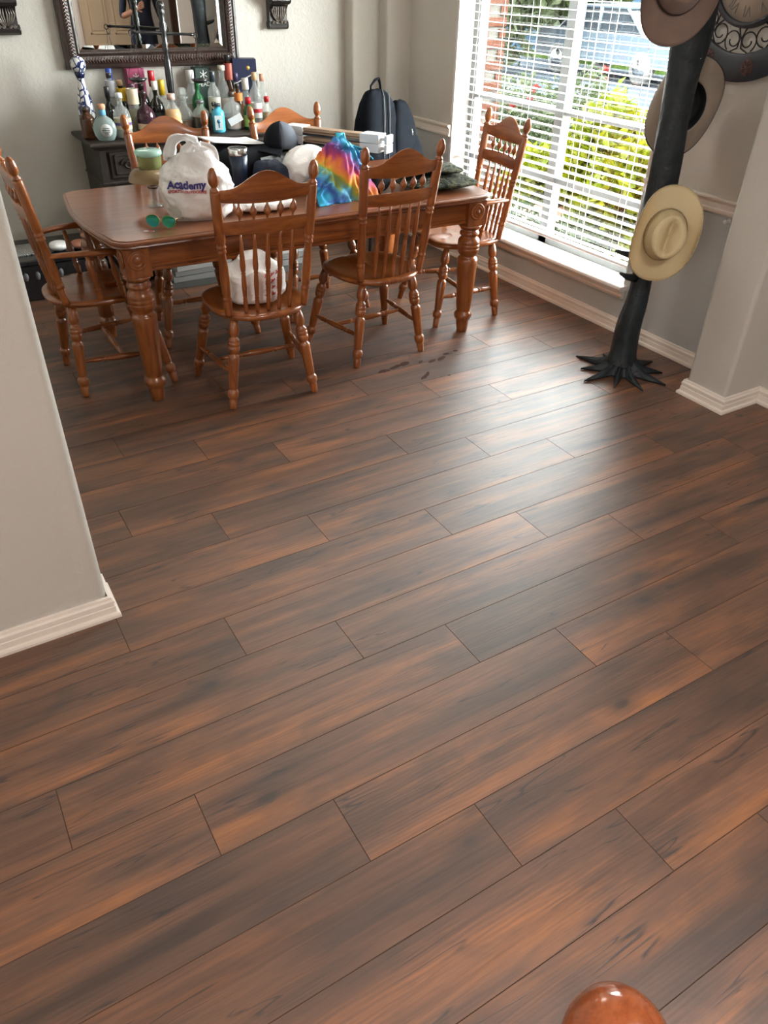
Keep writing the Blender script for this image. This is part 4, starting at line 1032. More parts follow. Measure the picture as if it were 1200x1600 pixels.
def shopping_bag(label, loc, rz, w, d, h, seed, handles=True, slump=0.0):
    t = thing('plastic_bag', label, 'bag', loc, rz)
    off = Vector((seed*5.3, seed*2.1, seed))
    def S(a, v):
        c, s_ = math.cos(a), math.sin(a); f = lambda q: math.copysign(abs(q)**(2/3.0), q)
        k = 0.90 + 0.16*math.sin(PI*min(1, v*1.15)) - 0.42*max(0, v-0.72)/0.28 - (0.10*(1-v/0.08) if v < 0.08 else 0)
        p = Vector((w/2*f(c)*k, d/2*f(s_)*k, h*v))
        def ridge(q): return (1 - abs(noise.noise(q)))**5
        n = fbm(p*6 + off)*0.07 + 0.075*ridge(Vector((p.x*9 + p.z*9, p.y*9 - p.z*7, p.z*7)) + off) + 0.045*ridge(Vector((p.x*17 - p.z*10, p.y*17 + p.z*12, p.z*16)) + off*2) - 0.055
        p.x *= 1 + n; p.y *= 1 + n
        if v > 0.02: p.z += 0.030*noise.noise(p*13 + off)*v - slump*v*(0.5+0.5*c)
        return p
    mb = MB(); mb.grid(lambda u, v: S(2*PI*u, v), 96, 44, cu=True)
    n0 = len(mb.v)
    mb.add([S(2*PI*k/64, 0) for k in range(64)], [tuple(range(64))])
    mb.add([S(2*PI*k/64, 1.0) for k in range(64)] + [Vector((0, 0, h*0.86))], [(k, (k+1) % 64, 64) for k in range(64)], 0, True)
    obj('bag_body', mb, [plastic], t)
    if handles:
        for sy in (-1, 1):
            mb = MB(); rows = []
            n = 22
            def H(u, v):
                a = PI*u
                x = -w*0.22*math.cos(a)*(1 - 0.20*math.sin(a)) + (-0.035 if sy > 0 else 0.02) + 0.022*noise.noise(Vector((u*5, sy*3, seed)))
                z = h*0.88 + (h*(0.36 if sy > 0 else 0.26))*math.sin(a)**0.8 + 0.010*noise.noise(Vector((u*7, sy, seed+4)))
                wd = 0.014 + 0.034*abs(math.cos(a))**1.5
                q = (v-0.5)*2*wd
                y = sy*(d*0.10 + 0.012*math.sin(a*2+sy)) + sy*0.010*math.cos((v-0.5)*9)
                return Vector((x + q*math.cos(a)*-0.55*1, y, z + q*math.sin(a)*0.9*(1 if True else -1)))
            mb.grid(H, 24, 6)
            o = obj('handle', mb, [plastic], t); solidify(o, 0.0015)
    return t, S
bag, S1 = shopping_bag('full white plastic shopping bag with navy and red store print standing on the table', (1.150, 3.560, TZ), math.radians(-16), 0.305, 0.24, 0.265, 1.0)
def on_bag(S, h, xo, zo, tilt=0.0, g=0.0022):
    def fn(x, y, z):
        X, Y = x*math.cos(tilt) - y*math.sin(tilt) + xo, x*math.sin(tilt) + y*math.cos(tilt) + zo
        # find the angle whose surface point has this x
        best = -PI/2
        lo, hi = -PI+0.05, -0.05
        for _ in range(30):
            m = (lo+hi)/2
            if S(m, Y/h).x < X: lo = m
            else: hi = m
        p = S((lo+hi)/2, Y/h)
        return Vector((p.x, p.y - g - 0.002, p.z))
    return fn
inkn = paintm((0.035, 0.03, 0.20), 0.4); inkr = paintm((0.50, 0.06, 0.07), 0.4)
text_mesh('store_lettering', 'Academy', 0.044, inkn, bag, on_bag(S1, 0.265, -0.045, 0.158, -0.06, 0.004), bold=0.0018)
text_mesh('store_lettering', 'SPORTS+OUTDOORS', 0.0172, inkr, bag, on_bag(S1, 0.265, -0.045, 0.131, -0.06, 0.004), bold=0.0006)
bag2, S2 = shopping_bag('white plastic shopping bag with red print lying on the seat of the front chair', (1.262, 3.232, 0.4555), math.radians(-8), 0.27, 0.175, 0.195, 2.0, handles=False)
mb = MB()
rn = random.Random(3)
for i in range(12):
    x = 0.035 + 0.028*(i % 3) ; z = 0.045 + 0.028*(i//3)
    fn = on_bag(S2, 0.195, x, z, 0.5, 0.003)
    q = [(-0.012, -0.004), (0.011, -0.005), (0.012, 0.002), (0.002, 0.003), (0.003, 0.010), (-0.004, 0.010), (-0.005, 0.002), (-0.012, 0.003)]
    mb.add([fn(a*rn.uniform(0.7, 1.1), b_, 0) for a, b_ in q], [tuple(range(8))])
obj('red_print', mb, [inkr], bag2)

# sombrero shaped drinking glass
t = thing('novelty_glass', 'clear stemmed glass shaped like an upturned sombrero with green crown', 'glass', (1.022, 3.810, TZ))
obj('foot', MB().lathe([(0.0, 0), (0.034, 0.001), (0.034, 0.006), (0.020, 0.016), (0.016, 0.024)], 18), [GL['clear']], t)
obj('stem', MB().lathe([(0.016, 0.024), (0.022, 0.040), (0.019, 0.060), (0.024, 0.085), (0.020, 0.105), (0.030, 0.128)], 18, cap=False), [GL['clear']], t)
obj('ring', MB().tube([(0.025*math.cos(a), 0.025*math.sin(a), 0.086) for a in [2*PI*k/18 for k in range(18)]], 0.0028, 6, closed=True), [black], t)
strawg = glass('amber_tinted_glass', (0.30, 0.21, 0.11), 0.12, 0.8)
obj('brim', MB().lathe([(0.108, 0.118), (0.103, 0.138), (0.090, 0.158), (0.070, 0.170), (0.052, 0.174), (0.052, 0.170), (0.070, 0.166), (0.088, 0.153), (0.100, 0.134), (0.105, 0.118)], 28, cap=False), [strawg], t)
gcrown = glass('green_tinted_glass', (0.26, 0.30, 0.12), 0.05, 0.55); rimg = glass('aqua_glass_rim', (0.45, 0.68, 0.60), 0.03, 0.6)
obj('crown', MB().lathe([(0.052, 0.172), (0.055, 0.180), (0.056, 0.225)], 24, cap=False), [gcrown], t)
obj('rim', MB().lathe([(0.056, 0.224), (0.062, 0.232), (0.061, 0.246), (0.052, 0.250), (0.0, 0.250)], 24), [rimg], t)

# sunglasses
t = thing('sunglasses', 'sunglasses with mirrored green lenses lying on the table', 'sunglasses', (0.935, 3.440, TZ), math.radians(-38))
lens, nt, b = newmat('green_mirror_lens'); v = coords(nt, (12, 12, 12)); nt.links.new(ramp(nt, noisetex(nt, v, 2.0), [(0.35, (0.02, 0.30, 0.34)), (0.65, (0.05, 0.42, 0.12))]), b.inputs['Base Color']); b.inputs['Roughness'].default_value = 0.12; b.inputs['Metallic'].default_value = 0.55
frame_m = paintm((0.55, 0.42, 0.22), 0.25, 0.8)
for sx in (-1, 1):
    P = [(0.030*math.cos(a)*(1+0.12*math.sin(a)), 0.026*math.sin(a)) for a in [2*PI*k/22 for k in range(22)]]
    mb = MB(); mb.prism(P, -0.0012, 0.0012, lambda a, b, t_: (sx*0.036 + a, t_ - 0.004*math.cos(a*40), 0.028 + b))
    obj('lens', mb, [lens], t)
    obj('lens_rim', MB().tube([(sx*0.036 + a*1.02, -0.004*math.cos(a*40), 0.028 + b_*1.02) for a, b_ in P], 0.0014, 6, closed=True), [frame_m], t)
    obj('temple', MB().tube([(sx*0.067, 0, 0.040), (sx*0.070, 0.01, 0.040), (sx*0.066, 0.09, 0.024), (sx*0.060, 0.125, 0.004)], [0.0016, 0.0016, 0.0018, 0.003], 6), [frame_m], t)
obj('bridge', MB().tube([(-0.008, 0, 0.034), (0, -0.004, 0.038), (0.008, 0, 0.034)], 0.0016, 6), [frame_m], t)
mb = MB(); mb.box(-0.022, 0.022, -0.007, 0.007, 0, 0.0012, 0); mb.box(-0.002, 0.022, -0.007, 0.007, 0.0012, 0.0016, 1)
tag(obj('paper_slip', mb, [wt, inkr], None, (0.868, 3.412, TZ), (0, 0, -0.5)), 'tiny red and white paper slip near the sunglasses', 'paper slip')

# tumbler
t = thing('tumbler', 'navy insulated tumbler with steel rim behind the shopping bag', 'tumbler', (1.495, 3.905, TZ))
obj('body', MB().lathe([(0.032, 0), (0.035, 0.004), (0.040, 0.10), (0.048, 0.175)], 24), [plain('navy_powder_coat', (0.010, 0.022, 0.050), 0.35)], t)
obj('steel_rim', MB().lathe([(0.048, 0.175), (0.0488, 0.178), (0.050, 0.205), (0.048, 0.208), (0.044, 0.205)], 24, cap=False), [steel], t)
obj('lid', MB().lathe([(0.0455, 0.196), (0.044, 0.202), (0.030, 0.198), (0.0, 0.198)], 24), [GL['clear']], t)

# black soft case, papers on top
tag(obj('laptop_bag', blob(0.215, 0.15, 0.095, 4.5, 3.5, 0.05, 8, 3, flat=0.0), [bkcloth], None, (1.60, 4.115, TZ), (0, 0, 0.06)), 'black soft laptop bag on the table under a white paper', 'bag')
mb = MB(); mb.grid(lambda u, v: Vector(((u-0.5)*0.30, (v-0.5)*0.22, 0.010*math.sin(u*4) + 0.016*(u-0.6)**2*4)), 12, 6)
tag(solidify(obj('paper_sheet', mb, [paintm((0.74, 0.75, 0.74), 0.6)], None, (1.545, 4.135, TZ+0.193), (0, 0.03, 0.12)), 0.001), 'loose white printed sheet lying on the black laptop bag', 'paper')
tag(obj('dark_jacket', blob(0.075, 0.11, 0.075, 2.4, 2.2, 0.16, 14, 5, crease=0.10), [navy], None, (1.640, 3.845, TZ), (0, 0, 0.3)), 'crumpled dark navy jacket beside the tumbler', 'jacket')
mb = MB(); mb.tube([(1.58, 3.99, TZ+0.15), (1.64, 3.93, TZ+0.185), (1.70, 3.90, TZ+0.16), (1.72, 3.86, TZ+0.08)], 0.018, 8, flat=0.35)
# grey folder
mb = MB(); mb.box(-0.16, 0.0, -0.0015, 0.0015, 0.0, 0.17, M=Matrix.Rotation(-0.55, 4, 'X')); mb.box(0.0, 0.20, -0.0015, 0.0015, 0.0, 0.17, M=Matrix.Rotation(0.22, 4, 'Z') @ Matrix.Rotation(-0.55, 4, 'X'))
tag(obj('cardboard_folder', mb, [plain('grey_card', (0.075, 0.078, 0.075), 0.6)], None, (1.80, 3.90, TZ+0.003), (0, 0, 0.42)), 'folded dark grey card folder standing below the black cap', 'folder')
# cap
cap = thing('baseball_cap', 'black and grey baseball cap resting on the piled bags', 'cap', (1.795, 4.05, TZ+0.170), math.radians(200))
capk = plain('black_cap_cotton', (0.009, 0.010, 0.013), 0.9, bmp=0.2, bscale=300, spec=0.12); capg = plain('grey_cap_mesh', (0.10, 0.11, 0.13), 0.9, bmp=0.3, bscale=400, spec=0.12)
def dome(a0, a1, mat, nm):
    mb = MB()
    def fn(u, v):
        a = a0 + (a1-a0)*u; ph = PI/2*v
        return Vector((0.098*math.cos(a)*math.cos(ph), 0.084*math.sin(a)*math.cos(ph), 0.118*math.sin(ph)**0.9 - 0.002))
    mb.grid(fn, 17, 10)
    return solidify(obj(nm, mb, [mat], cap), 0.003)
dome(-0.62*PI, 0.30*PI, capk, 'front_panel'); dome(0.30*PI, 1.38*PI, capg, 'rear_panel')
mb = MB(); mb.grid(lambda u, v: Vector(((0.088 + 0.085*v)*math.cos((u-0.5)*2.0)*(1 - 0.10*v*abs(u-0.5)), (0.080 + 0.02*v)*math.sin((u-0.5)*2.0), 0.004 - 0.030*v*(2*(u-0.5))**2 - 0.006*v)), 18, 6)
solidify(obj('visor', mb, [capk], cap), 0.004)
obj('button', MB().lathe([(0.008, 0.114), (0.007, 0.119), (0, 0.121)], 10), [capk], cap)
obj('badge', MB().lathe([(0.026, 0), (0.024, 0.003), (0, 0.004)], 14, Matrix.Translation((0.078, 0.0, 0.055)) @ Matrix.Rotation(PI/2-0.35, 4, 'Y') @ Matrix.Diagonal((0.7, 1, 1, 1))), [paintm((0.55, 0.52, 0.42))], cap)
# support pile beneath the cap and rails
tag(obj('dark_duffel', blob(0.125, 0.12, 0.084, 3.4, 3.0, 0.06, 9, 8), [bkcloth], None, (1.945, 4.06, TZ), (0, 0, 0.1)), 'black duffel under the cap and the bundled blind rails', 'bag')
# white bag lump and the printed towel
tag(obj('plastic_bag', blob(0.140, 0.125, 0.105, 2.3, 2.0, 0.06, 9, 11, crease=0.10, nu=80, nv=40), [plastic], None, (1.830, 3.800, TZ), (0, 0, 0.4)), 'rounded white plastic bag bulging beside the colourful towel', 'bag')
tw, nt, b = newmat('sunset_print_towel')
v = coords(nt, (1, 1, 1)); sp = nd(nt, 'ShaderNodeSeparateXYZ'); nt.links.new(v, sp.inputs[0])
ad = nd(nt, 'ShaderNodeMath', operation='MULTIPLY_ADD'); nt.links.new(sp.outputs[0], ad.inputs[0]); ad.inputs[1].default_value = 0.75; nt.links.new(sp.outputs[2], ad.inputs[2])
nz = noisetex(nt, v, 7, 3, 0.5, 1.6); ad2 = nd(nt, 'ShaderNodeMath', operation='MULTIPLY_ADD'); nt.links.new(nz, ad2.inputs[0]); ad2.inputs[1].default_value = 0.22; nt.links.new(ad.outputs[0], ad2.inputs[2])
dv = nd(nt, 'ShaderNodeMath', operation='MULTIPLY_ADD'); nt.links.new(ad2.outputs[0], dv.inputs[0]); dv.inputs[1].default_value = 2.45; dv.inputs[2].default_value = 0.0
tc_ = ramp(nt, dv.outputs[0], [(0.06, (0.02, 0.36, 0.58)), (0.20, (0.03, 0.10, 0.42)), (0.32, (0.10, 0.42, 0.60)), (0.42, (0.30, 0.42, 0.06)), (0.50, (0.75, 0.36, 0.04)), (0.60, (0.70, 0.17, 0.04)), (0.70, (0.42, 0.04, 0.16)), (0.80, (0.20, 0.05, 0.24)), (0.88, (0.02, 0.18, 0.42)), (1.0, (0.02, 0.30, 0.48))])
nt.links.new(tc_, b.inputs['Base Color']); b.inputs['Roughness'].default_value = 0.75; bump(nt, b, noisetex(nt, v, 300, 2), 0.3, 0.002)
t = thing('beach_towel', 'crumpled beach towel bag printed with a blue orange and purple sunset', 'towel', (1.885, 3.585, TZ), 0.05)
mb = MB()
def tw_fn(u, v):
    x = (u-0.5)*0.36; s_ = v
    z = 0.26*math.sin(PI*0.5*min(1, s_*1.25))**1.0*(1 - 0.9*abs(u-0.60)**1.6*1.5) if s_ < 0.8 else 0.26*(1 - 0.9*abs(u-0.60)**1.6*1.5) - (s_-0.8)*0.75
    y = -0.115 + 0.200*s_
    p = Vector((x*(1-0.28*s_), y, max(0.003, z)))
    n = noise.noise(Vector((u*6.0 + s_*2, s_*4.5, 2.0))); m = abs(noise.noise(Vector((u*9 - s_*5, s_*3, 7.0))))
    rg = (1-abs(noise.noise(Vector((u*5 + s_*3, s_*4 - u*2, 3.3)))))**5
    p.z += (0.030*n - 0.022*m + 0.018*rg)*min(1, s_*4); p.y += 0.030*n - 0.020*rg; p.x += 0.018*noise.noise(Vector((u*4, s_*7, 5)))
    p.z = max(0.003, p.z)
    return p
mb.grid(tw_fn, 44, 36); solidify(obj('towel_cloth', mb, [tw], t), 0.004)
tealm = plain('teal_strap', (0.015, 0.30, 0.42), 0.6)
mb = MB(); mb.tube([(0.05, 0.075, 0.225), (0.10, 0.10, 0.235), (0.14, 0.10, 0.215), (0.19, 0.07, 0.195), (0.23, 0.03, 0.15)], 0.020, 8, flat=0.25); obj('strap', mb, [tealm], t)
mb = MB(); mb.tube([(0.075, 0.09, 0.20), (0.085, 0.12, 0.27), (0.105, 0.13, 0.265), (0.12, 0.12, 0.18)], 0.018, 8, flat=0.25); obj('strap', mb, [tealm], t)
tag(obj('plastic_bag', blob(0.150, 0.072, 0.028, 3.0, 2.4, 0.10, 11, 17, crease=0.12, nu=72, nv=28), [plastic], None, (1.470, 3.520, TZ), (0, 0, -0.06)), 'flat white plastic bag lying at the front table edge', 'bag')
tag(obj('dark_pouch', blob(0.085, 0.075, 0.060, 2.8, 2.4, 0.10, 12, 19), [bkcloth], None, (2.10, 3.60, TZ), (0, 0, 0.2)), 'small black pouch behind the second front chair', 'pouch')
# bundled blind rails
rail_tan = plain('rail_wood_edge', (0.30, 0.20, 0.13), 0.5, var=0.2, vscale=8); rail_w = plain('white_card_end', (0.66, 0.66, 0.66), 0.5)
for i, (z, lab) in enumerate(((TZ+0.170, 'lower long boxed blind rail with white end blocks lying across the pile'), (TZ+0.214, 'upper long boxed blind rail with white end blocks lying across the pile'))):
    t = thing('blind_package', lab, 'package', (2.055, 3.905, z), math.radians(-58), 'boxed blind rails')
    obj('rail_bundle', MB().box(-0.26, 0.26, -0.034, 0.034, 0.003, 0.018).box(-0.26, 0.26, -0.030, 0.030, 0.022, 0.037), [rail_tan], t)
    obj('black_wrap', MB().box(-0.20, 0.16, -0.036, 0.036, 0.001, 0.012), [black], t)
    for x0_, x1_ in ((-0.30, -0.19), (0.16, 0.27)):
        obj('end_block', MB().box(x0_, x1_, -0.042, 0.042, 0.0, 0.042, c=0.002), [rail_w], t)
    obj('end_tab', MB().box(0.30, 0.315, -0.036, 0.036, 0.0, 0.040, c=0.002).box(0.26, 0.30, -0.012, 0.012, 0.012, 0.026), [rail_w], t)
# camouflage clothing
camo, nt, b = newmat('camouflage_cloth'); v = coords(nt, (1, 1, 1)); n1 = noisetex(nt, v, 16, 3, 0.55, 0.8)
c1 = ramp(nt, n1, [(0.38, (0.006, 0.009, 0.008)), (0.43, (0.026, 0.032, 0.020)), (0.50, (0.030, 0.035, 0.024)), (0.52, (0.075, 0.075, 0.048)), (0.58, (0.065, 0.068, 0.045)), (0.60, (0.014, 0.018, 0.014))])
nt.links.new(mixc(nt, ramp(nt, noisetex(nt, v, 30, 2, 0.5, 2.0), [(0.60, (0, 0, 0)), (0.64, (1, 1, 1))]), c1, (0.16, 0.15, 0.11)), b.inputs['Base Color']); b.inputs['Roughness'].default_value = 0.9; b.inputs['Specular IOR Level'].default_value = 0.15
tag(obj('camouflage_trousers', blob(0.215, 0.135, 0.033, 3.6, 1.7, 0.07, 9, 23, nu=80, nv=26, crease=0.05), [camo], None, (2.455, 3.520, TZ), (0, 0, -0.12)), 'folded camouflage trousers at the right table corner, lower of the two', 'trousers')
tag(obj('camouflage_shirt', blob(0.185, 0.120, 0.028, 3.6, 1.7, 0.08, 9, 29, nu=80, nv=26, crease=0.06), [camo], None, (2.435, 3.600, TZ+0.062), (0, 0.04, -0.20)), 'folded camouflage shirt on top of the camouflage trousers', 'shirt')

# backpack behind the table, on an unseen stool added to hold it up
st = thing('added_stool', 'unseen small wooden stool added to carry the black backpack', 'stool', (2.83, 4.80, 0))
obj('stool_seat', MB().lathe([(0.0, 0.46), (0.16, 0.46), (0.175, 0.468), (0.175, 0.484), (0.16, 0.492), (0, 0.490)], 24), [esp], st)
for k in range(4):
    a = PI/4 + k*PI/2; obj('leg', MB().turn((0.16*math.cos(a), 0.16*math.sin(a), 0), (0.11*math.cos(a), 0.11*math.sin(a), 0.462), [(0.012, 0), (0.016, 0.5), (0.014, 1)], 10), [esp_z], st)
bp = thing('backpack', 'black backpack with carry loop standing in the corner behind the table', 'backpack', (2.82, 4.79, 0.492), math.radians(18))
def pack(sx, sy, sz, cz, cy, cx=0.0, e=3.2):
    mb = MB()
    def fn(u, v):
        a = 2*PI*u; ph = PI*(v-0.5)*0.999
        f = lambda t, n: math.copysign(abs(t)**(2/n), t)
        c, s_, cp, sp = math.cos(a), math.sin(a), math.cos(ph), math.sin(ph)
        p = Vector((sx*f(c, e)*f(cp, 3.2), sy*f(s_, e)*f(cp, 3.0), sz*f(sp, 2.4 if sp > 0 else 5)))
        tz = max(0, p.z/sz); p.x = (p.x + sx)*(1 - 0.30*tz*tz) - sx*(1 - 0.10*tz*tz); p.y *= 1 - 0.30*tz
        p *= 1 + 0.035*fbm(p*9 + Vector((cx, cy, cz))) - 0.02*(1-abs(noise.noise(p*12 + Vector((cy, cx, 0)))))**5
        return Vector((p.x + cx, p.y + cy, p.z + cz))
    mb.grid(fn, 44, 24, cu=True); return mb
pk = plain('black_nylon', (0.007, 0.009, 0.013), 0.9, var=0.2, bmp=0.15, bscale=250, spec=0.1)
obj('main_pocket', pack(0.190, 0.11, 0.295, 0.297, 0.0, 0.02), [pk], bp)
obj('front_pocket', pack(0.120, 0.085, 0.255, 0.262, -0.05, 0.185), [pk], bp)
obj('lower_pocket', pack(0.085, 0.070, 0.155, 0.160, -0.08, 0.275), [pk], bp)
obj('carry_loop', MB().tube([(-0.075, -0.01, 0.565), (-0.072, -0.01, 0.610), (-0.030, -0.01, 0.640), (0.002, -0.01, 0.648), (0.018, -0.01, 0.610), (0.030, -0.01, 0.555)], [0.008, 0.008, 0.013, 0.013, 0.009, 0.009], 8, flat=0.5), [pk], bp)
zipm = plain('grey_zip', (0.10, 0.105, 0.11), 0.5)
for xo in (-0.03, 0.02):
    obj('zip', MB().tube([(xo - 0.02, -0.112, 0.10), (xo-0.015, -0.112, 0.30), (xo - 0.002, -0.098, 0.44), (xo + 0.02, -0.070, 0.545), (xo + 0.04, -0.035, 0.585)], 0.004, 6), [zipm], bp)
obj('zip_pull', MB().tube([(0.200, -0.140, 0.35), (0.205, -0.145, 0.31)], 0.004, 6), [steel], bp)
obj('shoulder_strap', MB().tube([(0.06, 0.085, 0.50), (0.03, 0.13, 0.42), (0.03, 0.14, 0.2), (0.02, 0.09, 0.06)], 0.025, 8, flat=0.3), [pk], bp)

# floor level things at the back
for i, (z, c_) in enumerate(((0.0, (0.10, 0.105, 0.10)), (0.042, (0.24, 0.24, 0.235)), (0.080, (0.20, 0.20, 0.195)), (0.112, (0.33, 0.325, 0.315)))):
    t = tag(obj('flat_carton', MB().box(-0.46, 0.46, -0.075, 0.075, 0, 0.035 if i else 0.041, c=0.002), [paintm(c_, 0.5)], None, (1.78 + 0.012*i, 4.865 + 0.006*i, z), (0, 0, math.radians(1.5*i-2))),
            ['dark bottom', 'second', 'third', 'pale topmost'][i] + ' long flat carton of the stack on the floor before the sideboard', 'carton', 'flat cartons stacked on the floor')
ch = thing('storage_chest', 'low black storage chest on the floor left of the sideboard', 'chest', (0.585, 5.235, 0))
obj('chest_body', MB().box(-0.34, 0.34, -0.235, 0.235, 0, 0.215, c=0.006), [black], ch)
obj('chest_lid', MB().box(-0.35, 0.35, -0.245, 0.240, 0.215, 0.245, c=0.006), [black], ch)
ov = paintm((0.14, 0.14, 0.15), 0.2)
for k in range(5):
    obj('oval_inset', MB().lathe([(0.019, 0), (0.016, 0.004), (0, 0.005)], 14, Matrix.Translation((-0.16 + 0.068*k, -0.235, 0.150)) @ Matrix.Rotation(PI/2, 4, 'X') @ Matrix.Diagonal((0.8, 1.4, 1, 1))), [ov], ch)
zz, nt, b = newmat('zigzag_print'); v = coords(nt, (60, 60, 60)); wv = nd(nt, 'ShaderNodeTexWave', bands_direction='DIAGONAL'); wv.inputs['Scale'].default_value = 0.8; wv.inputs['Distortion'].default_value = 9; nt.links.new(v, wv.inputs['Vector'])
nt.links.new(ramp(nt, wv.outputs['Fac'], [(0.48, (0.03, 0.03, 0.03)), (0.54, (0.45, 0.44, 0.42))]), b.inputs['Base Color'])
tag(obj('patterned_mat', MB().box(-0.16, 0.16, -0.11, 0.11, 0, 0.010, c=0.002), [zz], None, (0.44, 5.21, 0.2455), (0, 0, 0.06)), 'folded black and white zigzag cloth on the black chest', 'cloth')
tag(obj('white_cloth', blob(0.055, 0.06, 0.03, 2.4, 2, 0.12, 14, 31), [plastic], None, (0.735, 5.13, 0.2455)), 'crumpled white cloth on the chest behind the armchair', 'cloth')
tag(obj('coral_pouch', blob(0.050, 0.05, 0.026, 2.6, 2, 0.06, 10, 33), [plain('coral_fabric', (0.42, 0.17, 0.11), 0.8)], None, (0.855, 5.12, 0.2455)), 'small coral pouch beside the white cloth on the chest', 'pouch')

# ================================================================ hat rack
rk = thing('hat_rack', 'black carved tree trunk hat rack with root-like spiked base', 'hat rack', (2.985, 2.50, 0))
rackm = plain('black_painted_log', (0.020, 0.026, 0.030), 0.42, var=0.3, vscale=14, bmp=0.8, bscale=22, coat=0.0, spec=0.3)
mb = MB()
NR = 30
def trunk(u, v):
    z = 0.055 + 1.86*v; a = 2*PI*u
    k = noise.noise(Vector((math.cos(a)*0.9, math.sin(a)*0.9, z*3.2))); k2 = noise.noise(Vector((math.cos(a)*2.2, math.sin(a)*2.2, z*6)))
    r_ = 0.056 + 0.014*min(1, max(0, z-0.35)/0.8) + 0.007*math.sin(z*9.0) + 0.014*k + 0.009*k2
    if z < 0.12: r_ += 0.02*(1-(z-0.055)/0.065)
    cx_ = 0.012*math.sin(z*3.1) - 0.030*max(0, z-0.9); cy_ = 0.010*math.sin(z*2.3+1)
    return Vector((cx_ + r_*math.cos(a), cy_ + r_*math.sin(a), z))
mb.grid(trunk, 20, 40, cu=True)
mb.add([trunk(k/20, 1.0) for k in range(20)], [tuple(range(20))])
obj('trunk', mb, [rackm], rk)
mb = MB(); vs = []; fs = []; NS = 10; N = NS*6
def spike(i, s_):
    ph = i/6.0; f = ph - math.floor(ph); d = min(f, 1-f)*2; k = int(round(ph)) % NS
    tip = 0.238 + 0.03*math.sin(k*2.7)
    return 0.085 + (tip-0.085)*max(0, 1-d*1.9)**1.15
rings = [(1.0, 0.002, 1), (1.0, 0.010, 1), (0.80, 0.024, 1), (0.60, 0.040, 0.75), (0.45, 0.062, 0.45), (0.32, 0.085, 0.15)]
for s_, z, w_ in rings:
    for i in range(N):
        a = 2*PI*i/N; R_ = spike(i, s_)
        rad = (R_*w_ + 0.13*(1-w_))*s_ if s_ < 1 else R_
        vs.append((rad*math.cos(a), rad*math.sin(a), z))
for k in range(len(rings)-1):
    for i in range(N): fs.append((k*N+i, k*N+(i+1) % N, (k+1)*N+(i+1) % N, (k+1)*N+i))
fs.append(tuple(range(N-1, -1, -1))); fs.append(tuple((len(rings)-1)*N+i for i in range(N)))
mb.add(vs, fs, 0, True); obj('root_base', mb, [rackm], rk)
for z, a, L in ((0.60, 2.75, 0.16), (0.50, 2.95, 0.13), (0.78, -1.95, 0.15), (1.25, 0.5, 0.14), (1.62, -2.3, 0.16), (1.05, 1.2, 0.12)):
    d = Vector((math.cos(a), math.sin(a), 0))
    p = [Vector((0, 0, z)) + d*0.03, Vector((0, 0, z+0.012)) + d*0.08, Vector((0, 0, z+0.035)) + d*L]
    obj('peg', MB().tube(p, [0.020, 0.016, 0.006], 8), [rackm], rk)

# ================================================================ cowboy hats
def cowboy_hat(label, loc, axis, longdir, mats, scale=1.0, band=None, curl=0.075):
    """axis: direction the crown points; longdir: front to back direction"""
    z = Vector(axis).normalized(); y = Vector(longdir); y = (y - z*y.dot(z)).normalized(); x = y.cross(z)
    t = bpy.data.objects.new('cowboy_hat', None); COL.objects.link(t); t.empty_display_size = 0.1
    t.matrix_world = Matrix(((x.x, y.x, z.x, loc[0]), (x.y, y.y, z.y, loc[1]), (x.z, y.z, z.z, loc[2]), (0, 0, 0, 1))) @ Matrix.Scale(scale, 4)
    tag(t, label, 'hat', 'cowboy hats on the rack')
    CA, CB = 0.092, 0.112
    mb = MB()
    def brim(u, v):
        a = 2*PI*u; c, s_ = math.cos(a), math.sin(a)
        ra = CA + (0.172-CA)*v; rb = CB + (0.212-CB)*v
        px, py = ra*c, rb*s_
        zz = curl*abs(c)**2.4*v**1.7 - 0.022*abs(s_)**3*v**1.5
        px *= 1 - 0.16*abs(c)**2*v*v
        return Vector((px, py, zz))
    mb.grid(brim, 56, 10, cu=True)
    o = obj('brim', mb, [mats[0]], t); solidify(o, 0.0035)
    obj('brim_edge', MB().tube([brim(k/56, 1.0) for k in range(56)], 0.003, 6, closed=True), [mats[1]], t)
    mb = MB()
    def crown(u, v):
        a = 2*PI*u; c, s_ = math.cos(a), math.sin(a)
        if v < 0.72:
            q = v/0.72; k = 1 - 0.20*q**1.6; h = 0.115*q
            wx = CA*k*(1 - 0.10*q*max(0, s_)); 
            return Vector((wx*c, CB*k*s_, h + 0.010*q*q*(-s_)))
        q = (v-0.72)/0.28
        k = 0.80*(1-q)
        px, py = CA*k*c*(1-0.10*max(0, s_)), CB*k*s_
        h = 0.115 + 0.010*(-s_)*(1-q) + 0.010*math.sin(PI*min(1, q*2))*(1-q)
        h -= 0.040*math.exp(-(px/0.020)**2)*min(1, q*2.2)
        h -= 0.020*math.exp(-((abs(px)-0.048)/0.014)**2)*max(0, s_)*min(1, q*3)
        return Vector((px, py, h))
    mb.grid(crown, 40, 22, cu=True)
    o = obj('crown', mb, [mats[2] if len(mats) > 2 else mats[0]], t); solidify(o, 0.003)
    mb = MB(); mb.grid(lambda u, v: Vector(((CA*(1-0.02*v)+0.0035)*math.cos(2*PI*u), (CB*(1-0.02*v)+0.0035)*math.sin(2*PI*u), 0.003 + 0.022*v)), 40, 3, cu=True)
    obj('hat_band', mb, [band or mats[1]], t)
    return t
def feltm(name, col, bs=150): return plain(name, col, 0.75, var=0.12, vscale=10, bmp=0.12, bscale=bs, sheen=0.2)
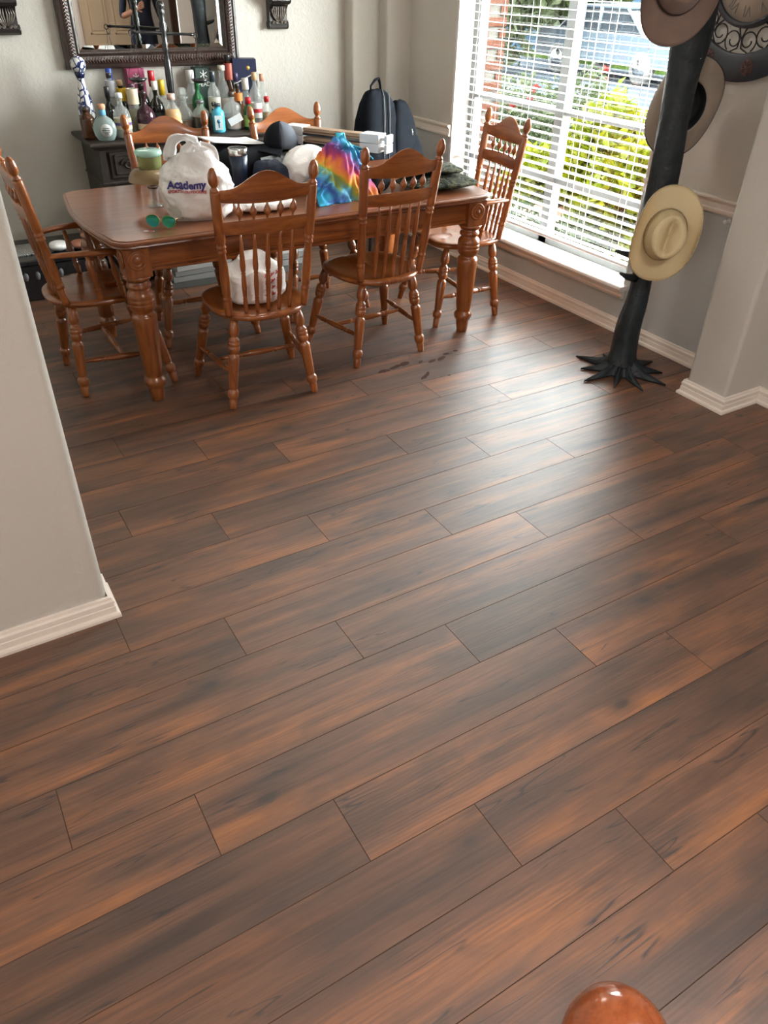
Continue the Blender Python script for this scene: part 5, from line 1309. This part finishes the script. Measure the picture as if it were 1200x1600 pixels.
straw, nt, b = newmat('cream_straw'); v = coords(nt, (1, 1, 1)); wv = nd(nt, 'ShaderNodeTexWave', bands_direction='X'); wv.inputs['Scale'].default_value = 70; nt.links.new(v, wv.inputs['Vector']); wv2 = nd(nt, 'ShaderNodeTexWave', bands_direction='Y'); wv2.inputs['Scale'].default_value = 70; nt.links.new(v, wv2.inputs['Vector'])
mm = nd(nt, 'ShaderNodeMath', operation='MULTIPLY'); nt.links.new(wv.outputs['Fac'], mm.inputs[0]); nt.links.new(wv2.outputs['Fac'], mm.inputs[1])
nt.links.new(ramp(nt, mm.outputs[0], [(0.0, (0.66, 0.53, 0.29)), (0.6, (0.84, 0.72, 0.45))]), b.inputs['Base Color']); b.inputs['Roughness'].default_value = 0.5; bump(nt, b, mm.outputs[0], 0.2, 0.003)
tl = nd(nt, 'ShaderNodeBsdfTranslucent'); tl.inputs[0].default_value = (0.62, 0.44, 0.18, 1); mx = nd(nt, 'ShaderNodeMixShader'); mx.inputs[0].default_value = 0.25
nt.links.new(b.outputs[0], mx.inputs[1]); nt.links.new(tl.outputs[0], mx.inputs[2]); nt.links.new(mx.outputs[0], nt.nodes['Material Output'].inputs[0])
brown_felt = feltm('taupe_felt', (0.20, 0.135, 0.105)); grey_felt = feltm('grey_beige_felt', (0.25, 0.20, 0.155)); dkband = plain('dark_hat_band', (0.02, 0.018, 0.016), 0.5)
bandw = plain('woven_straw_band', (0.40, 0.32, 0.18), 0.6, var=0.3, vscale=80)
CAMD = lambda p: (Vector((0, 0, 1.7)) - Vector(p)).normalized()
p3 = (2.918, 2.365, 0.748); a3 = CAMD(p3)
cowboy_hat('cream straw cowboy hat hanging low on the black rack', p3, a3 + Vector((0.18, -0.10, -0.10)), (0.16, -0.08, 1.0), (straw, bandw), 0.98, bandw, curl=0.045)
p1 = (2.765, 2.430, 1.690); a1 = CAMD(p1)
cowboy_hat('taupe felt cowboy hat at the top of the rack, cut by the picture edge', p1, a1 + Vector((0.10, -0.25, 0.22)), (0.10, -0.08, 1.0), (brown_felt, plain('felt_edge', (0.15, 0.10, 0.08), 0.7)), 1.0, plain('brown_band', (0.055, 0.04, 0.035), 0.6), curl=0.060)
p2 = (3.110, 2.575, 1.228); a2 = -CAMD(p2)
cowboy_hat('grey beige cowboy hat seen from its hollow underside behind the trunk', p2, a2 + Vector((0.10, 0.10, 0.05)), (0.15, -0.25, 1.0), (grey_felt, dkband, plain('dark_hat_crown', (0.02, 0.024, 0.028), 0.6)), 0.97, dkband, curl=0.055)  # crown of this hat is coloured darker than its brim

# ================================================================ wall clock
ck = thing('wall_clock', 'large round black iron wall clock with scrollwork and pale dial', 'clock', (3.366, 2.55, 1.73))
CM = Matrix.Rotation(-PI/2, 4, 'Y') @ Matrix.Rotation(0, 4, 'Z')
cring = plain('dark_iron_ring', (0.032, 0.036, 0.044), 0.45, var=0.2, vscale=12); dial = plain('aged_ivory_dial', (0.42, 0.35, 0.28), 0.5, var=0.1, vscale=8)
obj('outer_ring', MB().lathe([(0.300, 0.004), (0.302, 0.018), (0.312, 0.022), (0.400, 0.022), (0.410, 0.016), (0.410, 0.004), (0.300, 0.004)], 72, CM, cap=False), [cring], ck, sharp=40)
obj('dial_ring', MB().lathe([(0.182, 0.004), (0.184, 0.026), (0.194, 0.032), (0.205, 0.026), (0.207, 0.004), (0.182, 0.004)], 64, CM, cap=False), [cring], ck, sharp=50)
obj('dial', MB().lathe([(0.184, 0.006), (0.184, 0.014), (0, 0.014)], 64, CM), [dial], ck)
numm = paintm((0.10, 0.08, 0.07))
for k, s_ in enumerate(['XII', 'I', 'II', 'III', 'IV', 'V', 'VI', 'VII', 'VIII', 'IX', 'X', 'XI']):
    a = -2*PI*k/12
    def fn(x, y, z, a=a):
        u, v_ = x*0.8, y + 0.142
        X, Z = u*math.cos(a) - v_*math.sin(a), u*math.sin(a) + v_*math.cos(a)
        return Vector((-0.0152, -X, Z))
    text_mesh('numeral', s_, 0.060, numm, ck, fn)
for a, L, w_ in ((0.9, 0.085, 0.006), (2.2, 0.125, 0.004)):
    M = Matrix.Rotation(a, 4, 'X'); obj('hand', MB().box(-0.019, -0.017, -w_, w_, -0.02, L, M=M), [numm], ck)
for k in range(10):
    a0 = 2*PI*(k+0.5)/10; mb = MB()
    for s_ in (-1, 1):
        pts = []
        # C scroll that starts at the dial ring and curls in at both sides
        for q in range(30):
            u = q/29; th = s_*(0.25 + u*2.05*PI*1.15); rr = 0.046*(1-0.62*u)
            pts.append((0.253 + rr*math.cos(th)*0.95 - 0.002, s_*0.046*(1-0.10) + rr*math.sin(th)*-1.0*1.0))
        P = [(-0.012, p[0]*math.sin(a0) + p[1]*math.cos(a0), p[0]*math.cos(a0) - p[1]*math.sin(a0)) for p in pts]
        mb.tube(P, 0.0028, 6)
    P = [(-0.012, r_*math.sin(a0+d_), r_*math.cos(a0+d_)) for r_, d_ in ((0.205, -0.22), (0.24, -0.30), (0.28, -0.28), (0.301, -0.15), (0.302, 0.0), (0.301, 0.15), (0.28, 0.28), (0.24, 0.30), (0.205, 0.22))]
    mb.tube(P, 0.003, 6)
    obj('scroll', mb, [iron], ck)
ros = plain('rust_rosette', (0.10, 0.050, 0.042), 0.6, var=0.4, vscale=60)
for k in range(10):
    a0 = 2*PI*(k+0.33)/10; mb = MB(); cy_, cz_ = 0.355*math.sin(a0), 0.355*math.cos(a0)
    for q in range(13):
        b_ = 2*PI*q/13
        mb.tube([(-0.0225, cy_, cz_), (-0.025, cy_ + 0.017*math.cos(b_), cz_ + 0.017*math.sin(b_)), (-0.0225, cy_ + 0.034*math.cos(b_), cz_ + 0.034*math.sin(b_))], [0.004, 0.010, 0.003], 6, flat=0.4)
    mb.lathe([(0.034, 0.021), (0.030, 0.0255), (0.018, 0.0265), (0.010, 0.025), (0.008, 0.030), (0, 0.031)], 16, Matrix.Translation((0, cy_, cz_)) @ CM)
    obj('rosette', mb, [ros], ck)
tag(obj('wall_hook', MB().lathe([(0.012, 0), (0.011, 0.006), (0.005, 0.009), (0.005, 0.022), (0.010, 0.028), (0.008, 0.036), (0, 0.038)], 12, Matrix.Rotation(-PI/2, 4, 'Y')), [white], None, (3.369, 2.372, 0.752)), 'small white knob on the dark wall below the chair rail by the pier', 'wall hook')

# ================================================================ ball top in the foreground, on an added newel post
nw = thing('newel_post', 'glossy reddish wooden ball top on an added post at the bottom edge of the picture', 'post', (0.312, 0.113, -0.006))
obj('added_shaft', MB().lathe([(0.045, 0.006), (0.045, 0.12), (0.036, 0.14), (0.030, 0.30), (0.034, 0.75), (0.042, 0.80), (0.034, 0.82), (0.040, 0.86), (0.046, 0.885), (0.030, 0.905), (0.022, 0.92)], 24), [newel_w], nw)  # unseen post added below the ball as its support
obj('ball', MB().lathe([(0.020, 0.915), (0.030, 0.922), (0.040, 0.937), (0.0455, 0.958), (0.0455, 0.972), (0.041, 0.992), (0.032, 1.006), (0.020, 1.014), (0.008, 1.017), (0, 1.0175)], 40), [newel_w], nw)

# ================================================================ wet marks on the floor
wet, nt, b = newmat('wet_mark'); b.inputs['Base Color'].default_value = (0.060, 0.030, 0.020, 1); b.inputs['Roughness'].default_value = 0.5; b.inputs['Specular IOR Level'].default_value = 0.15
mb = MB(); rn = random.Random(11)
for px, py, L, w_, ang in ((2.246, 3.094, 0.05, 0.014, 0.5), (2.30, 3.13, 0.030, 0.012, 0.2), (2.18, 3.09, 0.040, 0.013, 0.4), (2.12, 3.11, 0.03, 0.010, 0.7), (1.89, 3.105, 0.05, 0.016, 0.1), (1.97, 3.12, 0.06, 0.016, 0.3), (2.03, 3.13, 0.05, 0.018, 0.4), (2.047, 2.949, 0.045, 0.009, 0.8), (2.070, 2.965, 0.045, 0.008, 0.9), (2.025, 2.94, 0.03, 0.008, 0.7), (2.37, 3.14, 0.02, 0.012, 0.2), (2.16, 2.90, 0.012, 0.006, 0.2)):
    vs = []
    for k in range(14):
        a = 2*PI*k/14; q = 1 + 0.35*noise.noise(Vector((math.cos(a)*2, math.sin(a)*2, px*9)))
        u, v_ = 0.72*L*q*math.cos(a), w_*q*math.sin(a)
        vs.append((px + u*math.cos(ang) - v_*math.sin(ang), py + u*math.sin(ang) + v_*math.cos(ang), 0.0008))
    mb.add(vs, [tuple(range(14))])
t = tag(obj('water_marks', mb, [wet]), 'scattered wet footmarks on the floor in front of the empty chair', 'water', kind='stuff')

# ================================================================ the rear of the entry, seen only in the mirror
dcream = plain('cream_door_paint', (0.66, 0.53, 0.36), 0.4)
def panel_door(name, label, x0, w, mat, y=-1.899):
    t = thing(name, label, 'door', (x0, y, 0)); t['kind'] = 'structure'
    H_ = 2.03
    obj('door_leaf', MB().box(0, w, 0.0, 0.030, 0.005, H_), [mat], t)
    pw = (w - 0.10*2 - 0.08)/2
    for px in (0.10, 0.10 + pw + 0.08):
        for z0_, z1_ in ((0.18, 0.78), (0.90, 1.52), (1.64, 1.90)):
            mb = MB()
            mb.box(px, px+pw, 0.026, 0.036, z0_, z0_+0.022, c=0.003); mb.box(px, px+pw, 0.026, 0.036, z1_-0.022, z1_, c=0.003); mb.box(px, px+0.022, 0.026, 0.036, z0_, z1_, c=0.003); mb.box(px+pw-0.022, px+pw, 0.026, 0.036, z0_, z1_, c=0.003)
            mb.box(px+0.04, px+pw-0.04, 0.026, 0.036, z0_+0.04, z1_-0.04, c=0.006)
            obj('door_panel', mb, [mat], t)
    mb = MB(); mb.box(-0.075, -0.005, 0.0, 0.040, 0, H_+0.07, c=0.004); mb.box(w+0.005, w+0.075, 0.0, 0.040, 0, H_+0.07, c=0.004); mb.box(-0.075, w+0.075, 0, 0.040, H_+0.005, H_+0.075, c=0.004)
    obj('casing', mb, [trimw], t)
    obj('door_knob', MB().lathe([(0.012, 0), (0.012, 0.03), (0.028, 0.045), (0.026, 0.062), (0, 0.07)], 14, Matrix.Translation((w-0.07, 0.03, 0.95)) @ Matrix.Rotation(-PI/2, 4, 'X')), [steel], t)
    return t
panel_door('door_1', 'cream six-panel door reflected in the mirror', 2.79, 0.80, dcream)
fd = thing('door_2', 'dark wooden front door with a bright leaded glass light, reflected in the mirror', 'door', (4.06, -1.899, 0)); fd['kind'] = 'structure'
brd = wood('entry_door_wood', (0.05, 0.022, 0.012), (0.085, 0.038, 0.02), (0.12, 0.056, 0.03), 'Z')
obj('door_leaf', MB().box(0, 0.10, 0, 0.045, 0, 2.03).box(0.50, 0.90, 0, 0.045, 0, 2.03).box(0.10, 0.50, 0, 0.045, 0, 0.50).box(0.10, 0.50, 0, 0.045, 1.85, 2.03), [brd], fd)
dayg, nt, b = newmat('door_glass_daylight_glow'); b.inputs['Base Color'].default_value = (0.8, 0.82, 0.8, 1); b.inputs['Emission Color'].default_value = (1.0, 0.98, 0.92, 1); b.inputs['Emission Strength'].default_value = 1.3  # emission put into the glass in place of daylight behind it
obj('glass_light', MB().box(0.10, 0.50, 0.010, 0.020, 0.50, 1.85), [dayg], fd)
mb = MB()
for k in range(5):
    x = 0.14 + 0.08*k
    mb.tube([(x + 0.03*math.sin(z*7+k), 0.024, z) for z in [0.5 + 1.35*i/24 for i in range(25)]], 0.004, 5)
obj('lead_came', mb, [iron], fd)
lw = thing('added_window', 'unseen window added behind the camera as a light source', 'window', (-1.6, -0.3, 0.75)); lw['kind'] = 'structure'  # added on a closed wall as the source of the rear light
mb = MB()
for b_ in ((-0.85, -0.77, 0, 1.5), (0.77, 0.85, 0, 1.5), (-0.77, 0.77, 0, 0.08), (-0.77, 0.77, 1.42, 1.5), (-0.03, 0.03, 0.08, 1.42)): mb.box(0.0, 0.03, b_[0], b_[1], b_[2], b_[3], c=0.003)
obj('window_frame', mb, [white], lw)
obj('curtain', MB().box(0.002, 0.012, -0.77, 0.77, 0.08, 1.42), [white], lw)
lamp = thing('added_ceiling_lamp', 'unseen flush round lamp added in the entry as a light source', 'lamp', (1.4, -0.4, 2.75))  # added out of view to carry the entry light
lampm, nt, b = newmat('lamp_glass'); b.inputs['Base Color'].default_value = (0.8, 0.78, 0.7, 1); b.inputs['Emission Color'].default_value = (1, 0.86, 0.7, 1); b.inputs['Emission Strength'].default_value = 3.0
obj('lamp_plate', MB().lathe([(0.20, 0), (0.20, -0.03), (0.18, -0.035)], 28), [white], lamp)
obj('lamp_shade', MB().lathe([(0.18, -0.034), (0.17, -0.07), (0.12, -0.10), (0, -0.112)], 28), [lampm], lamp)

# ---- five-arm lamp added above the view to brighten the dining room
cl = thing('added_chandelier', 'unseen five-arm iron lamp added over the table to brighten the room', 'added_chandelier', (1.675, 3.80, 2.75))
obj('ceiling_rose', MB().lathe([(0.07, 0), (0.068, -0.02), (0.02, -0.035), (0.008, -0.04)], 20), [iron], cl)
obj('stem', MB().lathe([(0.008, -0.035), (0.008, -0.40), (0.03, -0.42), (0.04, -0.46), (0.03, -0.52), (0.012, -0.55), (0, -0.56)], 14), [iron], cl)
for k in range(5):
    a = 2*PI*k/5; c, s_ = math.cos(a), math.sin(a)
    ar = obj('arm', MB().tube([(0.03*c, 0.03*s_, -0.47), (0.12*c, 0.12*s_, -0.53), (0.22*c, 0.22*s_, -0.50), (0.26*c, 0.26*s_, -0.43)], 0.008, 8), [iron], cl)
    obj('shade', MB().lathe([(0.02, -0.43), (0.045, -0.40), (0.06, -0.34), (0.07, -0.30)], 16, Matrix.Translation((0.26*c, 0.26*s_, 0)), cap=False), [lampm], ar)
pl = bpy.data.lights.new('added_chandelier_light', 'POINT'); pl.energy = 20; pl.shadow_soft_size = 0.28; pl.color = (1.0, 0.99, 0.95)  # added point light that lifts the dining room
po = bpy.data.objects.new('added_chandelier_light', pl); COL.objects.link(po); po.location = (1.675, 3.80, 2.40)

# ---- person standing by the door, reflected in the mirror
def person():
    t = thing('person', 'person in dark navy clothes by the door, reflected in the mirror', 'person', (3.40, -1.05, 0), math.radians(12))
    J = {'pel': (0, 0, 0.98, 0.15, 0.11), 'wai': (0, 0, 1.12, 0.145, 0.105), 'che': (0, 0.01, 1.32, 0.165, 0.115), 'nec0': (0, 0.0, 1.47, 0.075, 0.065), 'nec': (0, 0.01, 1.53, 0.052, 0.054), 'hd0': (0, 0.025, 1.61, 0.070, 0.085), 'hd1': (0, 0.02, 1.70, 0.078, 0.095), 'hd2': (0, 0.01, 1.77, 0.055, 0.065)}
    E_ = [('pel', 'wai'), ('wai', 'che'), ('che', 'nec0'), ('nec0', 'nec'), ('nec', 'hd0'), ('hd0', 'hd1'), ('hd1', 'hd2')]
    for s_, n in ((-1, 'l'), (1, 'r')):
        J['hip'+n] = (s_*0.095, 0, 0.90, 0.095, 0.10); J['kne'+n] = (s_*0.105, 0.015, 0.50, 0.060, 0.062); J['ank'+n] = (s_*0.11, -0.01, 0.09, 0.042, 0.045); J['toe'+n] = (s_*0.125, 0.15, 0.035, 0.042, 0.03)
        J['sho'+n] = (s_*0.185, 0, 1.42, 0.062, 0.06)
        E_ += [('pel', 'hip'+n), ('hip'+n, 'kne'+n), ('kne'+n, 'ank'+n), ('ank'+n, 'toe'+n), ('che', 'sho'+n), ('sho'+n, 'elb'+n), ('elb'+n, 'wri'+n), ('wri'+n, 'pal'+n)]
    J['elbl'] = (-0.25, 0.05, 1.14, 0.044, 0.044); J['wril'] = (-0.10, 0.24, 1.22, 0.028, 0.024); J['pall'] = (-0.03, 0.28, 1.26, 0.036, 0.018)
    J['elbr'] = (0.26, -0.02, 1.12, 0.044, 0.044); J['wrir'] = (0.28, 0.06, 0.90, 0.028, 0.024); J['palr'] = (0.28, 0.08, 0.83, 0.018, 0.036)
    names = list(J)
    for n, d, sd_ in (('l', Vector((0.75, 0.35, 0.45)), Vector((0.3, 0.2, -0.9))), ('r', Vector((-0.05, 0.12, -1)), Vector((0.0, 1, 0.1)))):
        d.normalize(); sd_.normalize(); P = Vector(J['pal'+n][:3]); cu = d.cross(sd_)
        for f, (o_, L) in enumerate(((-0.030, 0.070), (-0.010, 0.080), (0.010, 0.075), (0.029, 0.060))):
            a = P + sd_*o_ + d*0.02; b1 = a + d*L*0.5; b2 = b1 + (d*0.6 + cu*0.5).normalized()*L*0.5
            for k, q in enumerate((a, b1, b2)): J[f'f{n}{f}{k}'] = (*q, 0.0095, 0.0095)
            E_ += [('pal'+n, f'f{n}{f}0'), (f'f{n}{f}0', f'f{n}{f}1'), (f'f{n}{f}1', f'f{n}{f}2')]
        a = P - d*0.02 + sd_*0.036; b1 = a + (d*0.7 + sd_*0.6).normalized()*0.045
        J[f't{n}0'] = (*a, 0.011, 0.011); J[f't{n}1'] = (*b1, 0.0095, 0.0095); E_ += [('pal'+n, f't{n}0'), (f't{n}0', f't{n}1')]
    names = list(J); me = bpy.data.meshes.new('body')
    me.from_pydata([J[n][:3] for n in names], [(names.index(a), names.index(b_)) for a, b_ in E_], [])
    o = bpy.data.objects.new('body', me); COL.objects.link(o)
    o.modifiers.new('skin', 'SKIN'); sub = o.modifiers.new('sub', 'SUBSURF'); sub.levels = sub.render_levels = 2
    for i, n in enumerate(names):
        sv = me.skin_vertices[0].data[i]; sv.radius = J[n][3:5]; sv.use_root = (n == 'pel')
    dg = bpy.context.evaluated_depsgraph_get(); dg.update()
    m2 = bpy.data.meshes.new_from_object(o.evaluated_get(dg)); bpy.data.objects.remove(o)
    skinm = plain('skin', (0.42, 0.22, 0.14), 0.5); shoe = plain('dark_shoes', (0.02, 0.02, 0.02), 0.5); shirt = plain('navy_polo', (0.016, 0.022, 0.045), 0.8, var=0.2, vscale=8)
    m2.materials.clear()
    for m in (skinm, shirt, navy, shoe): m2.materials.append(m)
    for p in m2.polygons:
        c = p.center; p.use_smooth = True
        arm = (abs(c.x) > 0.185 and c.z < 1.30) or (c.y > 0.13 and 1.1 < c.z < 1.4)
        if c.z < 0.11: p.material_index = 3
        elif c.z > 1.49: p.material_index = 0
        elif arm and (c.z < 1.13 and abs(c.x) > 0.2 or c.y > 0.10): p.material_index = 0
        elif c.z < 0.97: p.material_index = 2
        else: p.material_index = 1
    link('body', m2, t)
    hair = plain('dark_hair', (0.02, 0.013, 0.010), 0.6)
    mb = MB(); mb.grid(lambda u, v: Vector((0.088*math.cos(2*PI*u)*math.cos(v*1.5), 0.105*math.sin(2*PI*u)*math.cos(v*1.5) - 0.004, 1.685 + (0.03 if math.sin(2*PI*u) > 0.3 else -0.03)*(1-v) + 0.135*math.sin(v*1.5))), 28, 10, cu=True)
    obj('hair', mb, [hair], t)
    mb = MB(); 
    for s_ in (-1, 1): mb.lathe([(0.012, -0.006), (0.012, 0.002), (0, 0.004)], 10, Matrix.Translation((s_*0.032, 0.108, 1.675)) @ Matrix.Rotation(-PI/2, 4, 'X'))
    obj('eyes', mb, [plain('eye', (0.05, 0.04, 0.035), 0.2)], t)
    mb = MB(); mb.tube([(0, 0.100, 1.68), (0, 0.120, 1.655), (0, 0.128, 1.635), (0, 0.108, 1.625)], [0.008, 0.011, 0.015, 0.010], 8); obj('nose', mb, [skinm], t)
    mb = MB(); mb.tube([(-0.026, 0.098, 1.595), (0, 0.108, 1.593), (0.026, 0.098, 1.595)], [0.003, 0.007, 0.003], 8); obj('mouth', mb, [plain('lips', (0.32, 0.11, 0.09), 0.5)], t)
    mb = MB()
    for s_ in (-1, 1): mb.lathe([(0.0, -0.01), (0.022, -0.004), (0.024, 0.004), (0.014, 0.006), (0, 0.002)], 12, Matrix.Translation((s_*0.082, 0.012, 1.655)) @ Matrix.Rotation(s_*PI/2, 4, 'Y') @ Matrix.Diagonal((1.35, 0.8, 1, 1)))
    obj('ears', mb, [skinm], t)
    return t
person()
